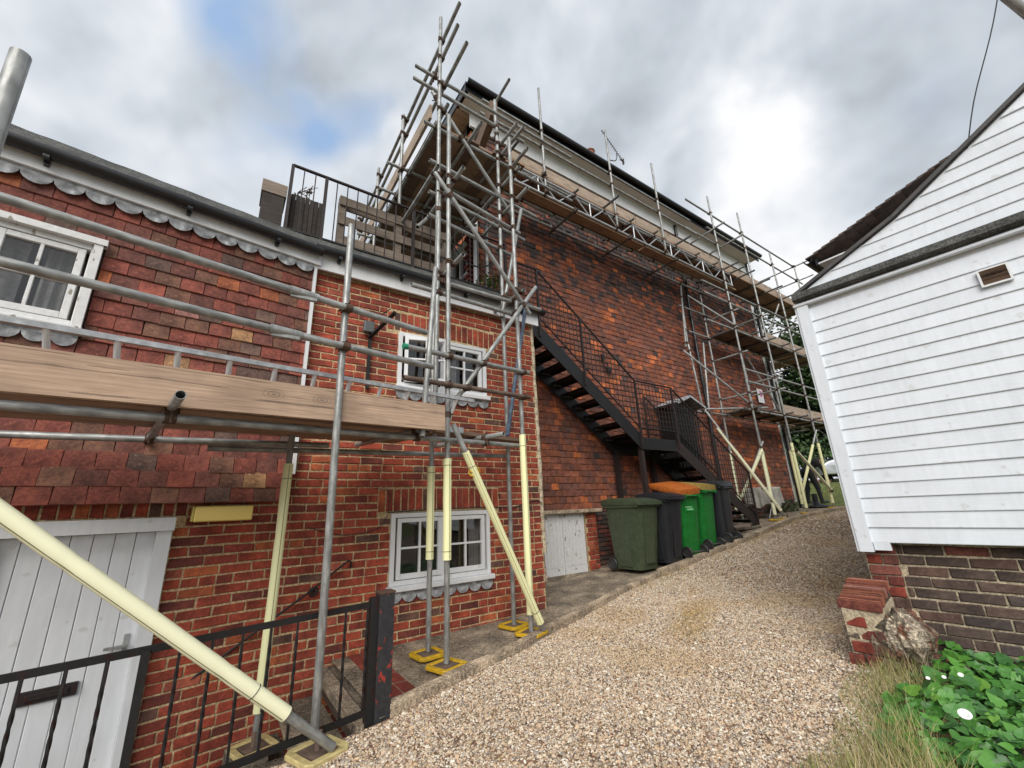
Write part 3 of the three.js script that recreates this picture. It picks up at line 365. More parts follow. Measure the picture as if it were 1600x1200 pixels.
// ---------------------------------------------------------------- tall tile-hung building
const FW = Fr(0, 0, -5.75);
{
  const b = thing('tall_building', 'tall brown tile-hung building with white eaves behind the scaffolding', 'building');
  put(part(b, 'wall', panelled(3.3, 13.8, 0.3, 9.4, [], 0.0, 0.25), M.mortarDark), FW, 0, 0, 0);
  const FE = Fr(3.3, 0, -5.75, -Math.PI / 2); // end wall, local x towards +z, looks to -x
  put(part(b, 'end_wall', panelled(-6.2, -0.01, 4.2, 9.4, [[-1.05, -0.15, 4.5, 6.55]], 0.0, 0.25), M.mortarDark), FE, 0, 0, 0);
  const L = []; let k = 0;
  for (let y = 1.56; y < 8.96; y += 0.1145, k++) for (let x = 3.32 + (k % 2) * 0.083; x < 13.78; x += 0.1665) {
    if (x < 4.0 && y < 4.2) continue;
    const n = fbm(x * 0.9, y * 1.3, 4, 0, 77), n2 = fbm(x * 2.6 + 9, y * 3.5, 3, 0, 78), t = rnd();
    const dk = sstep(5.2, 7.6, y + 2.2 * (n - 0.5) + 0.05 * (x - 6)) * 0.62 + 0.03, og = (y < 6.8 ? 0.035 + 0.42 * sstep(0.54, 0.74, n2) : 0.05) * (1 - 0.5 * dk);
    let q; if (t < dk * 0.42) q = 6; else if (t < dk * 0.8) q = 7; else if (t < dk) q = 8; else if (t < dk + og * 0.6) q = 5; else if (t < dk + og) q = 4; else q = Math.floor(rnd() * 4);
    const miss = hash(k, Math.floor(x * 10), 9) > 0.9975;
    if (miss) continue;
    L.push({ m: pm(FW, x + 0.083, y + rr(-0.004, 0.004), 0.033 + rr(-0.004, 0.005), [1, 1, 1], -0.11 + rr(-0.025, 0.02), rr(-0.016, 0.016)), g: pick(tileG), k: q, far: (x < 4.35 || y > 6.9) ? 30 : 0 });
  }
  for (let y = 4.55; y < 8.95; y += 0.1145, k++) for (let x = -6.1 + (k % 2) * 0.083; x < -0.05; x += 0.1665) { if (x > -1.2 && x < -0.05 && y > 4.4 && y < 6.6) continue; L.push({ m: pm(FE, x + 0.083, y, 0.033, [1, 1, 1], -0.11, rr(-0.012, 0.012)), g: pick(tileG), k: Math.floor(rnd() * 4) + (rnd() < 0.3 ? 4 : 0), far: 60 }); }
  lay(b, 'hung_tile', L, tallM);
  // plinth bricks
  const pl = bricksFrom(bond(4.2, 13.75, 0.45, 1.52, [[4.2, 5.62, 0.2, 1.6]]), FW, 0.02, () => Math.floor(rnd() * 5)); lay(b, 'plinth_brick', pl, darkBrickM, 120);
  // eaves
  part(b, 'frieze_board', bx(10.7, 0.36, 0.05, 8.55, 9.19, -5.69), M.white);
  for (let i = 0; i < 5; i++) part(b, 'soffit_board', bx(2.2, 0.02, 0.4, 4.08 + i * 2.206, 9.385, -5.53), M_(0.80, 0.75, 0.68, { map: T.paint, rough: 0.7 }));
  for (let i = 0; i < 3; i++) part(b, 'soffit_board', bx(0.36, 0.02, 2.2, 3.12, 9.384, -6.85 - i * 2.206), M.boardLight);
  part(b, 'fascia_board', bx(11.3, 0.2, 0.03, 8.55, 9.48, -5.335), M.gutter); part(b, 'fascia_board', bx(0.03, 0.2, 6.6, 2.93, 9.481, -8.66), M.gutter);
  const gt = part(b, 'gutter', gutterGeo(11.3, 0.065), M.gutter); gt.position.set(2.9, 9.55, -5.25);
  const rg = new THREE.BufferGeometry(), rp = [[2.9, 9.58, -5.3], [14.2, 9.58, -5.3], [14.2, 9.58, -12], [2.9, 9.58, -12], [6.2, 12.6, -8.65], [10.9, 12.6, -8.65]], ri = [0, 1, 5, 0, 5, 4, 1, 2, 5, 2, 3, 4, 2, 4, 5, 3, 0, 4];
  rg.setFromPoints(ri.map((i) => V(...rp[i]))); rg.computeVertexNormals(); part(b, 'roof', triUV(rg), M.slate);
  part(b, 'far_wall', bx(0.25, 9.1, 6.2, 13.67, 4.85, -9.1), M.mortarDark); part(b, 'rear_wall', bx(10.5, 9.1, 0.25, 8.55, 4.85, -11.9), M.mortarDark);
  // corner trims and pipes
  part(b, 'corner_strip', bx(0.05, 7.4, 0.05, 13.815, 5.2, -5.72), M.whiteOld);
  part(b, 'downpipe', merge([cyl(0.05, 0.05, 8.2, 12, 13.95, 5.3, -5.66), cyl(0.065, 0.065, 0.08, 12, 13.95, 3.4, -5.66), cyl(0.065, 0.065, 0.08, 12, 13.95, 6.2, -5.66)]), M.gutter);
  part(b, 'downpipe', merge([cyl(0.042, 0.042, 8.3, 12, 9.9, 5.15, -5.62), cyl(0.055, 0.055, 0.08, 12, 9.9, 3.0, -5.62), cyl(0.055, 0.055, 0.08, 12, 9.9, 5.3, -5.62), cyl(0.055, 0.055, 0.08, 12, 9.9, 7.4, -5.62)]), M.gutter);
  part(b, 'downpipe', cyl(0.045, 0.045, 3.0, 12, 3.27, 6.05, -5.66), M.white);
  for (let i = 0; i < 22; i++) part(b, 'quoin', rb(0.1, 0.062, i % 2 ? 0.16 : 0.08, 0.006, 3.24, 4.6 + i * 0.1, -5.80 - (i % 2 ? 0.08 : 0.04)), brickM[3]);
  // chimney
  const ch = new THREE.Group(); ch.name = 'chimney'; b.add(ch); part(ch, 'stack', bx(0.8, 3.4, 0.8, 10.0, 12.2, -8.6), brickM[0]); part(ch, 'pot', cyl(0.16, 0.19, 0.75, 16, 10.0, 14.2, -8.5), M.terracotta); part(ch, 'rim', new THREE.TorusGeometry(0.165, 0.03, 8, 18).rotateX(Math.PI / 2).translate(10.0, 14.56, -8.5), M.terracotta);
  // terrace door in the end wall
  const d = new THREE.Group(); d.name = 'terrace_door'; b.add(d); put(d, FE, -0.6, 4.5, 0.0);
  part(d, 'frame', merge([bx(0.08, 2.05, 0.12, -0.41, 1.025, 0), bx(0.08, 2.05, 0.12, 0.41, 1.025, 0), bx(0.74, 0.08, 0.12, 0, 2.01, 0)]), M.white); part(d, 'leaf', merge([bx(0.74, 0.9, 0.05, 0, 0.45, -0.02), bx(0.1, 1.05, 0.05, -0.32, 1.43, -0.02), bx(0.1, 1.05, 0.05, 0.32, 1.43, -0.02), bx(0.54, 0.08, 0.05, 0, 1.92, -0.02), bx(0.03, 1.0, 0.04, 0, 1.4, -0.02), bx(0.54, 0.03, 0.04, 0, 1.4, -0.02)]), M.white); part(d, 'pane', bx(0.54, 0.98, 0.006, 0, 1.4, -0.03), M.glass); part(d, 'dark_hall', bx(0.9, 2.05, 0.02, 0, 1.02, -0.5), M.room);
  // small store doors under the slab
  const s = new THREE.Group(); s.name = 'store'; b.add(s); s.position.set(0, 0, -5.6);
  part(s, 'slab', rb(1.5, 0.06, 0.24, 0.01, 4.94, 1.535, -0.02), M.concKerb); 
  lay2(s);
  function lay2(g) { const q = bricksFrom(bond(5.36, 5.62, 0.5, 1.5, [], 0.075, 0.24), Fr(0, 0, 0), 0, brickPick); for (const p of q) { const o = part(g, 'brick', p.g, brickM[p.k]); p.m.decompose(o.position, o.quaternion, o.scale); } part(g, 'pier', bx(0.26, 1.1, 0.14, 5.49, 0.97, -0.085), M.mortar); }
  for (const i of [0, 1]) { const x = 4.57 + i * 0.5; part(s, 'door_leaf', merge([bx(0.49, 0.98, 0.03, x, 1.02, -0.03), bx(0.49, 0.09, 0.012, x, 1.46, -0.012), bx(0.49, 0.14, 0.012, x, 0.6, -0.012), bx(0.055, 0.75, 0.012, x - 0.215, 1.04, -0.0125), bx(0.055, 0.75, 0.012, x + 0.215, 1.04, -0.0125)]), M.whiteOld); for (let j = 0; j < 5; j++) part(s, 'plank', rb(0.068, 0.74, 0.01, 0.002, x - 0.145 + j * 0.0725, 1.045, -0.0135), M.whiteOld); }
  for (const x of [4.77, 4.86]) part(s, 'knob', new THREE.SphereGeometry(0.016, 10, 8).translate(x, 1.46, 0.008), M.galv);
  part(s, 'threshold', bx(1.12, 0.12, 0.08, 4.82, 0.5, -0.02), M.conc); part(s, 'store_back', bx(1.1, 1.0, 0.03, 4.82, 1.0, -0.1), M.mortarDark);
}
single('grey_board', 'grey round-cornered board leaning beside the small white store doors', 'board', rb(0.2, 0.66, 0.03, 0.014).rotateX(-0.1).translate(4.19, 0.86, -5.46), M.concKerb);
{ const n = thing('site_notice', 'white notice sheet with a pink panel on the brown tiled wall', 'notice'); part(n, 'sheet', bx(0.34, 0.42, 0.006, 12.95, 4.55, -5.66), M.white); part(n, 'pink_panel', bx(0.16, 0.18, 0.004, 12.99, 4.62, -5.654), M_(0.7, 0.25, 0.4, { rough: 0.6 })); part(n, 'print_lines', merge([0, 1, 2, 3].map((i) => bx(0.1, 0.012, 0.003, 12.99, 4.66 - i * 0.03, -5.6515))), M_(0.15, 0.08, 0.25, {})); }

// ---------------------------------------------------------------- white weatherboarded house
const FH = Fr(4.25, 0, -1.37, -85.62 * R);
{
  const h = thing('white_house', 'white weatherboarded gabled house on a dark brick plinth beside the gravel', 'house');
  const rake = (s) => { if (s > 2.3) s = 4.6 - s; return s < 0.8 ? 3.41 + 0.45 * s : 3.77 + 0.65 * (s - 0.8); };
  const inv = (y) => { if (y <= 3.41) return 0; return y < 3.77 ? (y - 3.41) / 0.45 : 0.8 + (y - 3.77) / 0.65; };
  const boardG = (s0a, s0b, s1a, s1b, ex) => { // wedge-section board, ends may slope (a lower, b upper)
    const y0 = -0.018, y1 = ex, zf = 0.016, zt = 0.006, g = new THREE.BufferGeometry(); const A = V(s0a, y0, zf), B = V(s1a, y0, zf), C = V(s1b, y1, zt), D = V(s0b, y1, zt), E = V(s0a, y0, 0.002), F = V(s1a, y0, 0.002), c = V(s0a, y0 + 0.004, zf + 0.002), c2 = V(s1a, y0 + 0.004, zf + 0.002);
    g.setFromPoints([c, c2, C, c, C, D, A, B, c2, A, c2, c, E, F, B, E, B, A]); g.computeVertexNormals(); return triUV(g, rnd(), rnd()); };
  const ex = 0.1105;
  for (let i = 0; i < 18; i++) { const y = 1.265 + i * ex; const jx = rr(1.4, 4.0); put(part(h, 'weatherboard', boardG(0.085, 0.085, jx, jx, ex), M.clad), FH, 0, y, rr(-0.001, 0.001), 0, 0, rr(-0.0015, 0.0015)); put(part(h, 'weatherboard', boardG(jx + 0.002, jx + 0.002, 4.6, 4.6, ex), M.clad), FH, 0, y, rr(-0.0015, 0.0015), 0, 0, rr(-0.0008, 0.0008)); }
  for (let i = 0; i < 12; i++) { const y = 3.43 + i * ex, a = inv(y) + 0.03, b = inv(y + ex) + 0.03; if (b > 2.25) break; put(part(h, 'weatherboard', boardG(a, b, 4.6 - a, 4.6 - b, ex), M.clad), FH, 0, y, 0.012 + rr(-0.001, 0.001), 0, 0, rr(-0.001, 0.001)); }
  put(part(h, 'backing', bx(4.6, 2.2, 0.1, 2.3, 2.35, -0.055), M.white), FH, 0, 0, 0);
  { const s = new THREE.Shape(); s.moveTo(0, 3.3); s.lineTo(4.6, 3.3); s.lineTo(4.6, 3.41); s.lineTo(3.8, 3.77); s.lineTo(2.3, 4.74); s.lineTo(0.8, 3.77); s.lineTo(0, 3.41); put(part(h, 'gable_backing', triUV(new THREE.ExtrudeGeometry(s, { depth: 0.1, bevelEnabled: false }).translate(0, 0, -0.095)), M.white), FH, 0, 0, 0); }
  put(part(h, 'corner_board', merge([bx(0.085, 2.14, 0.04, 0.0425, 2.25, 0.022), bx(0.03, 2.14, 0.1, -0.004, 2.25, -0.02)]), M.clad), FH, 0, 0, 0);
  put(part(h, 'corner_block', bx(0.1, 0.065, 0.03, 0.14, 1.225, 0.002), M.clad), FH, 0, 0, 0);
  put(part(h, 'flashing', beamLocal(4.62, 0.08, 0.06), M.felt), FH, 2.3, 3.375, 0.055, -0.35); 
  function beamLocal(a, b, c) { return rb(a, b, c, 0.01); }
  put(part(h, 'drip_mould', rb(4.65, 0.03, 0.05, 0.01), M.clad), FH, 2.3, 3.305, 0.03);
  // verge and roof
  const vg = []; const pts = [[-0.01, 3.405], [0.8, 3.775], [2.3, 4.75], [3.8, 3.775], [4.61, 3.405]];
  for (let i = 0; i < 4; i++) { const [a, b] = pts[i], [c, d] = pts[i + 1]; const o = part(h, 'verge', beam([a, b + 0.004, 0.02], [c, d + 0.004, 0.02], 0.028, 0.07), M.slate); put(o, FH, 0, 0, 0); const o2 = part(h, 'roof_slope', beam([a, b + 0.006, -1.28], [c, d + 0.006, -1.28], 0.028, 2.5), M.slate); put(o2, FH, 0, 0, 0); }
  // louvred vent
  const v = new THREE.Group(); v.name = 'vent'; h.add(v); put(v, FH, 1.18, 3.045, 0.03); part(v, 'frame', merge([bx(0.012, 0.13, 0.02, -0.07, 0, 0), bx(0.012, 0.13, 0.02, 0.07, 0, 0), bx(0.128, 0.012, 0.02, 0, 0.06, 0), bx(0.128, 0.012, 0.02, 0, -0.06, 0)]), M.white); for (let i = 0; i < 4; i++) part(v, 'slat', bx(0.126, 0.034, 0.004).rotateX(0.7).translate(0, 0.042 - i * 0.028, 0), M.boardDark); part(v, 'dark_back', bx(0.13, 0.115, 0.006, 0, 0, -0.012), M.room);
  // plinth
  put(part(h, 'mortar', bx(4.4, 1.1, 0.2, 2.38, 0.71, -0.212), M.mortarGrey), FH, 0, 0, 0);
  lay(h, 'plinth_brick', bricksFrom(bond(0.19, 4.5, 0.255, 1.26, [], 0.075, 0.227, 0.03), FH, -0.1, () => { const t = rnd(); return t < 0.4 ? 0 : t < 0.65 ? 1 : t < 0.85 ? 2 : t < 0.95 ? 3 : 4; }), darkBrickM);
  for (let i = -6; i < 4; i++) for (const j of i % 2 ? [0] : [0, 1]) { const o = part(h, 'pier_brick', pick(brickG), pick([brickM[2], brickM[3], darkBrickM[4], darkBrickM[3]])); put(o, FH, i % 2 ? 0.1 : 0.055 + j * 0.095, 0.97 + i * 0.075, -0.045, 0, 0, rr(-0.01, 0.01), [i % 2 ? 0.83 : 0.39, 1, 1]); }
  put(part(h, 'pier_core', bx(0.19, 0.84, 0.2, 0.095, 0.82, -0.162), M.mortarGrey), FH, 0, 0, 0);
  // side towards the lane
  put(part(h, 'side_wall', bx(0.12, 2.2, 2.5, 0.075, 2.35, -1.36), M.white), FH, 0, 0, 0); put(part(h, 'side_plinth', bx(0.2, 1.0, 2.5, 0.15, 0.76, -1.45), darkBrickM[1]), FH, 0, 0, 0);
  const FHS = new THREE.Matrix4().copy(FH).multiply(Fr(0, 0, 0, -Math.PI / 2)); for (let i = 0; i < 18; i++) put(part(h, 'weatherboard', boardG(-2.5, -2.5, -0.03, -0.03, ex), M.clad), FHS, 0, 1.265 + i * ex, -0.012);
}
{ // taller range behind
  const h = thing('rear_house', 'further white house with brown tiled roof showing above the gable', 'house');
  part(h, 'wall', bx(7, 4.2, 5, 10.2, 2.5, 1.3), M.white);
  const roofA = M_(0.13, 0.1, 0.085, { map: T.clay }), roofB = M_(0.16, 0.115, 0.09, { map: T.clay });
  const a = [6.3, 4.78, -1.75], n = 22, sl = 0.6; const L = [];
  for (let i = 0; i < n; i++) { const t = i * 0.11, curve = 0.3; const z = -1.72 + i * 0.105, y = 4.78 + (i < 10 ? i * 0.032 : 0.32 + (i - 10) * 0.03); const o = part(h, 'roof_tile_course', rb(7.4, 0.022, 0.16, 0.006), i % 3 ? roofA : roofB); o.position.set(10.0, y, z); o.rotation.x = -Math.atan(curve) + 0.12; }
  part(h, 'eaves_soffit', bx(7.3, 0.02, 0.5, 10.02, 4.66, -1.44), M.white); part(h, 'eaves_fascia', bx(7.3, 0.09, 0.03, 10.02, 4.69, -1.7), M.gutter);
  part(h, 'gutter', gutterGeo(7.4), M.gutter).position.set(6.3, 4.74, -1.78);
  const s = new THREE.Shape(); s.moveTo(-1.25, 4.5); s.lineTo(3.8, 4.5); s.lineTo(0.5, 5.3); s.lineTo(-0.9, 4.95); part(h, 'gable', triUV(new THREE.ExtrudeGeometry(s, { depth: 0.1, bevelEnabled: false }).rotateY(-Math.PI / 2).translate(6.75, 0, 0)), M.white);
}
{ // low wall stub
  const w = thing('low_wall_stub', 'crumbling low brick wall stub with a tile-on-edge coping below the white house corner', 'wall');
  const top = (x) => 0.815 + (x - 3.85) * 0.27;
  part(w, 'core', beam([3.87, 0.58, -1.34], [4.26, 0.62, -1.37], 0.5, 0.225), M.mortarGrey);
  const FL = Fr(3.85, 0, -1.46, -Math.PI / 2 + 0.05);
  for (let i = 0; i < 5; i++) for (const j of i % 2 ? [0.03, 0.13, 0.22] : [0.075, 0.19]) { const o = part(w, 'brick', pick(brickG), pick([brickM[3], brickM[2], darkBrickM[3], brickM[6], M.stone])); put(o, FL, j, 0.42 + i * 0.082, 0.006 + rr(-0.01, 0.012), rr(-0.04, 0.04), rr(-0.05, 0.05), rr(-0.05, 0.05), [(i % 2 ? 0.085 : 0.115) / 0.217, 1.08, 1]); }
  for (let i = 0; i < 12; i++) { const x = 3.845 + i * 0.034; const o = part(w, 'coping_tile', rb(0.022, 0.06, 0.25 + rr(-0.008, 0.008), 0.005), pick([tileM[0], tileM[1], tallM[3], tileM[6], tallM[1]])); o.position.set(x, top(x) + 0.04 + rr(-0.006, 0.006), -1.34 - i * 0.003); o.rotation.z = 0.12; o.rotation.y = rr(-0.03, 0.03); }
  part(w, 'coping_bed', beam([3.86, 0.80, -1.34], [4.25, 0.905, -1.375], 0.05, 0.225), M.mortarDark);
  const lump = (r, sx, sy, sz, sd, patch) => { const g = new THREE.IcosahedronGeometry(r, 14), p = g.attributes.position, C = new Float32Array(p.count * 3); for (let i = 0; i < p.count; i++) { const v = V(p.getX(i), p.getY(i), p.getZ(i)); const u = v.clone().divideScalar(r), m = Math.max(Math.abs(u.x), Math.abs(u.y), Math.abs(u.z)); v.multiplyScalar(lerp(1, 0.86 / m, 0.55)); const n1 = fbm(u.x * 1.9 + sd, u.y * 1.9 + u.z * 1.7, 4), n2 = fbm(u.x * 7 + sd, u.y * 7 + u.z * 6, 4), st = Math.floor(n1 * 7) / 7; v.multiplyScalar(1 + 0.5 * (st - 0.5) + 0.3 * (n2 - 0.5)); p.setXYZ(i, v.x * sx, v.y * sy, v.z * sz); let c = [0.30, 0.265, 0.225]; const q = fbm(u.x * 2.2 + 4 + sd, u.y * 2.8 + u.z * 1.3, 3); if (q > 0.56) c = [0.24, 0.12, 0.09]; if (q < 0.4) c = [0.16, 0.14, 0.12]; if (patch) { const d = Math.hypot(u.x + 0.75, (u.y - 0.42) * 0.9, (u.z + 0.05)) + 0.55 * (n2 - 0.5); if (d < 0.62) c = [0.72, 0.68, 0.62]; if (d < 0.28) c = [0.42, 0.19, 0.14]; } const k = 0.7 + 0.7 * n2; C[3 * i] = c[0] * k; C[3 * i + 1] = c[1] * k; C[3 * i + 2] = c[2] * k; } g.setAttribute('color', new THREE.BufferAttribute(C, 3)); g.computeVertexNormals(); return triUV(g, rnd(), rnd()); };
  const rub = M_(1.3, 1.3, 1.3, { map: T.conc, bump: T.concB, bs: 0.01, vertexColors: true });
  const ra = part(w, 'rubble_core', lump(0.16, 0.85, 1.15, 1.0, 3, true), rub); ra.position.set(3.97, 0.66, -1.17); ra.rotation.x = 0.6;
  const rc = part(w, 'rubble_core', lump(0.14, 1.0, 0.85, 1.25, 8), rub); rc.position.set(3.99, 0.48, -1.06); rc.rotation.x = 0.3;
  const rd = part(w, 'rubble_core', lump(0.13, 0.4, 1.2, 0.8, 15), rub); rd.position.set(3.91, 0.56, -1.33);
}

// ---------------------------------------------------------------- scaffolding
const TR = 0.02415;
function tubeGeo(L, r = TR) { const q = r - 0.004, e = Math.min(0.12, L / 3); const g = new THREE.LatheGeometry([[0.0001, e], [q, e], [q, 0.001], [q + 0.001, 0], [r - 0.001, 0], [r, 0.003], [r, L - 0.003], [r - 0.001, L], [q + 0.001, L], [q, L - 0.001], [q, L - e], [0.0001, L - e]].map(([x, y]) => new THREE.Vector2(x, y)), 14); const uv = g.attributes.uv, p = g.attributes.position, ox = rnd(), oy = rnd(); for (let i = 0; i < uv.count; i++) uv.setXY(i, uv.getX(i) * 0.15 + ox, p.getY(i) + oy); return toCreasedNormals(g, 0.7); }
class Scaf {
  constructor(o) { this.o = o; this.t = []; }
  tube(name, a, b, mat = M.galv, r = TR) { const A = V(...a), B = V(...b), L = A.distanceTo(B); const m = part(this.o, name, tubeGeo(L, r), mat); m.position.copy(A); m.quaternion.setFromUnitVectors(V(0, 1, 0), B.clone().sub(A).normalize()); this.t.push([A, B]); return m; }
  foam(a, b, mat = M.foam) { const A = V(...a), B = V(...b), L = A.distanceTo(B); const n = Math.max(4, Math.round(L / 0.05)), g = new THREE.CylinderGeometry(0.036, 0.036, L, 14, n).translate(0, L / 2, 0), p = g.attributes.position, s = rnd() * 50; for (let i = 0; i < p.count; i++) { const y = p.getY(i), k = 1 + 0.012 * (vnoise(y * 5 + s, 1) - 0.5) - (Math.abs(((y + s) % 0.83) - 0.41) < 0.012 ? 0.07 : 0); if (Math.hypot(p.getX(i), p.getZ(i)) > 0.01) { p.setX(i, p.getX(i) * k + 0.003 * (vnoise(y * 4 + s, 7) - 0.5)); p.setZ(i, p.getZ(i) * k); } } g.computeVertexNormals(); const m = part(this.o, 'foam_sleeve', toCreasedNormals(triUV(g, rnd(), rnd()), 0.8), mat); m.position.copy(A); m.quaternion.setFromUnitVectors(V(0, 1, 0), B.clone().sub(A).normalize()); { const ax = B.clone().sub(A).normalize(), dn = V(0.1, -0.75, 0.65); dn.addScaledVector(ax, -dn.dot(ax)).normalize().multiplyScalar(0.0355); part(this.o, 'slit', bar(A.clone().add(dn).addScaledVector(ax, 0.01).toArray(), B.clone().add(dn).addScaledVector(ax, -0.01).toArray(), 0.0022, 5), M.slit); } for (const f of [0.08, 0.93]) { const t = part(this.o, 'cable_tie', new THREE.TorusGeometry(0.0365, 0.0022, 5, 18).rotateX(Math.PI / 2).translate(0, L * f, 0), M.tie); t.position.copy(A); t.quaternion.copy(m.quaternion); } }
  pad(x, y, z, ry = 0, mat = M.yellow) { const s = new THREE.Shape(), h = 0.125; s.moveTo(-h, -h + 0.03); s.lineTo(-h, h - 0.03); s.lineTo(-h + 0.03, h); s.lineTo(h - 0.03, h); s.lineTo(h, h - 0.03); s.lineTo(h, -h + 0.03); s.lineTo(h - 0.03, -h); s.lineTo(-h + 0.03, -h); const k = new THREE.Path(), q = 0.09; k.moveTo(-q, -q); k.lineTo(q, -q); k.lineTo(q, q); k.lineTo(-q, q); s.holes.push(k); const g = new THREE.ExtrudeGeometry(s, { depth: 0.018, bevelEnabled: true, bevelSize: 0.005, bevelThickness: 0.005, bevelSegments: 1 }).rotateX(-Math.PI / 2); const o = part(this.o, 'base_pad', triUV(g), mat); o.position.set(x, y, z); o.rotation.y = ry; const b = part(this.o, 'base_plate', merge([bx(0.15, 0.01, 0.15, 0, 0.014, 0), cyl(0.018, 0.018, 0.09, 10, 0, 0.06, 0)]), M.rustTube); b.position.set(x, y, z); b.rotation.y = ry; }
  plank(name, a, b, h, t, mat) { const g = beam(a, b, h, t); return part(this.o, name, toCreasedNormals(g, 0.5), mat); }
  couplers(max = 0.085) {
    const D = []; const T_ = this.t;
    for (let i = 0; i < T_.length; i++) for (let j = i + 1; j < T_.length; j++) {
      const [p1, q1] = T_[i], [p2, q2] = T_[j], d1 = q1.clone().sub(p1), d2 = q2.clone().sub(p2), r = p1.clone().sub(p2), a = d1.dot(d1), e = d2.dot(d2), f = d2.dot(r), c = d1.dot(r), b = d1.dot(d2), den = a * e - b * b; if (den < 1e-3 * a * e) continue;
      let s = clamp((b * f - c * e) / den), t = clamp((b * s + f) / e); s = clamp((b * t - c) / a);
      const A = p1.clone().addScaledVector(d1, s), B = p2.clone().addScaledVector(d2, t); if (A.distanceTo(B) > max || D.some((v) => v.distanceTo(A) < 0.06)) continue; D.push(A);
      const ring = (P, d) => along(new THREE.CylinderGeometry(0.032, 0.032, 0.052, 10, 1, true).translate(0, 0, 0), P, P.clone().add(d)); const mid = A.clone().add(B).multiplyScalar(0.5), n = d1.clone().cross(d2).normalize(); const w = d1.clone().normalize().cross(n);
      const G = [ring(A, d1), ring(B, d2), new THREE.BoxGeometry(0.05, 0.05, 0.05).translate(mid.x, mid.y, mid.z)]; const bt = A.clone().addScaledVector(w, 0.03); G.push(bar(bt.clone().addScaledVector(d1.clone().normalize(), 0.0).addScaledVector(n, -0.03).toArray(), bt.clone().addScaledVector(n, 0.045).toArray(), 0.008, 6)); G.push(bar(B.clone().addScaledVector(d1.clone().normalize(), 0.036).addScaledVector(n, -0.03).toArray(), B.clone().addScaledVector(d1.clone().normalize(), 0.036).addScaledVector(n, 0.05).toArray(), 0.007, 6));
      part(this.o, 'coupler', merge(G.map((g) => triUV(g))), M.rust);
    }
  }
}
{ // scaffold in front of the cottage
  const o = thing('cottage_scaffold', 'grey tube scaffold with timber boards across the front of the brick cottage', 'scaffold'), s = new Scaf(o);
  s.tube('standard', [0.62, 0.43, -2.97], [0.585, 3.79, -2.95]);
  const c12 = (x) => -2.97 - (x - 0.62) * 0.2126;
  s.tube('guard_rail', [-1.9, 3.05, c12(-1.9) + 0.055], [0.3, 3.055, c12(0.3) + 0.055]); s.tube('guard_rail', [0.3, 3.055, c12(0.3) + 0.055], [1.27, 3.06, c12(1.27) + 0.055]);
  s.tube('guard_rail', [-1.9, 2.74, c12(-1.9) + 0.055], [0.22, 2.75, c12(0.22) + 0.055]); s.tube('guard_rail', [0.22, 2.75, c12(0.22) + 0.055], [1.34, 2.77, c12(1.34) + 0.055]);
  for (const [x, y] of [[0.3, 3.055], [0.22, 2.75]]) part(o, 'sleeve_joint', merge([bar([x - 0.09, y, c12(x - 0.09) + 0.055], [x + 0.09, y, c12(x + 0.09) + 0.055], 0.031, 12), bx(0.16, 0.02, 0.03, x, y - 0.032, c12(x) + 0.06)].map((g) => triUV(g))), M.galv);
  const c18 = (x) => -3.035 - (x - 0.6) * 0.325;
  s.tube('ledger', [-1.6, 2.1, -2.5], [2.72, 2.27, c18(2.72)]);
  s.tube('ledger', [-1.6, 2.17, -3.9], [0.75, 2.21, -3.95]); s.tube('ledger', [-0.12, 2.15, -3.97], [2.7, 2.2, -4.06]); 
  for (const [x, y] of [[-0.22, 2.165], [1.36, 2.23], [2.2, 2.26]]) s.tube('transom', [x, y + 0.045, c12(x) + 0.24 - (x > 1 ? 0.26 : 0)], [x - 0.3, y + 0.045, -4.25]);
  s.tube('transom', [-1.4, 2.19, -2.3], [-1.42, 2.19, -4.05]);
  s.tube('standard', [1.31, 2.2, -3.19], [1.5, 3.95, -3.4]);
  // deck and toe board
  const deckY = 2.285;
  for (let i = 0; i < 4; i++) { const off = -0.16 - i * 0.232; part(o, 'deck_board', toCreasedNormals(beam([-1.9, deckY - 0.06 , c12(-1.9) + off], [1.5 - (i % 2) * 0.06, deckY + 0.03, c12(1.5) + off - 0.06], 0.038, 0.225), 0.5), pick([M.board, M.boardDark])); }
  part(o, 'deck_board', toCreasedNormals(beam([1.55, 2.335, -3.62], [2.86, 2.36, -3.96], 0.038, 0.22), 0.5), M.boardDark);
  s.plank('toe_board', [-1.95, 2.245, c12(-1.95) + 0.0], [1.5, 2.37, c12(1.5) - 0.03], 0.215, 0.038, M.boardLight);
  // foam-wrapped prop down the steps
  s.tube('standard', [0.43, 0.13, -3.87], [0.44, 2.3, -3.85]); s.foam([0.43, 0.32, -3.87], [0.438, 2.03, -3.853]); s.pad(0.42, 0.11, -3.86, 0.3, M.yellowPale);
  // big raker with cream foam
  s.tube('raker', [0.69, 0.41, -2.82], [-1.62, 2.44, -2.66]); s.foam([0.44, 0.63, -2.803], [-1.55, 2.378, -2.665], M.foamPale);
  s.pad(0.63, 0.372, -2.9, 0.35, M.yellowPale);
  s.couplers(0.09);
}
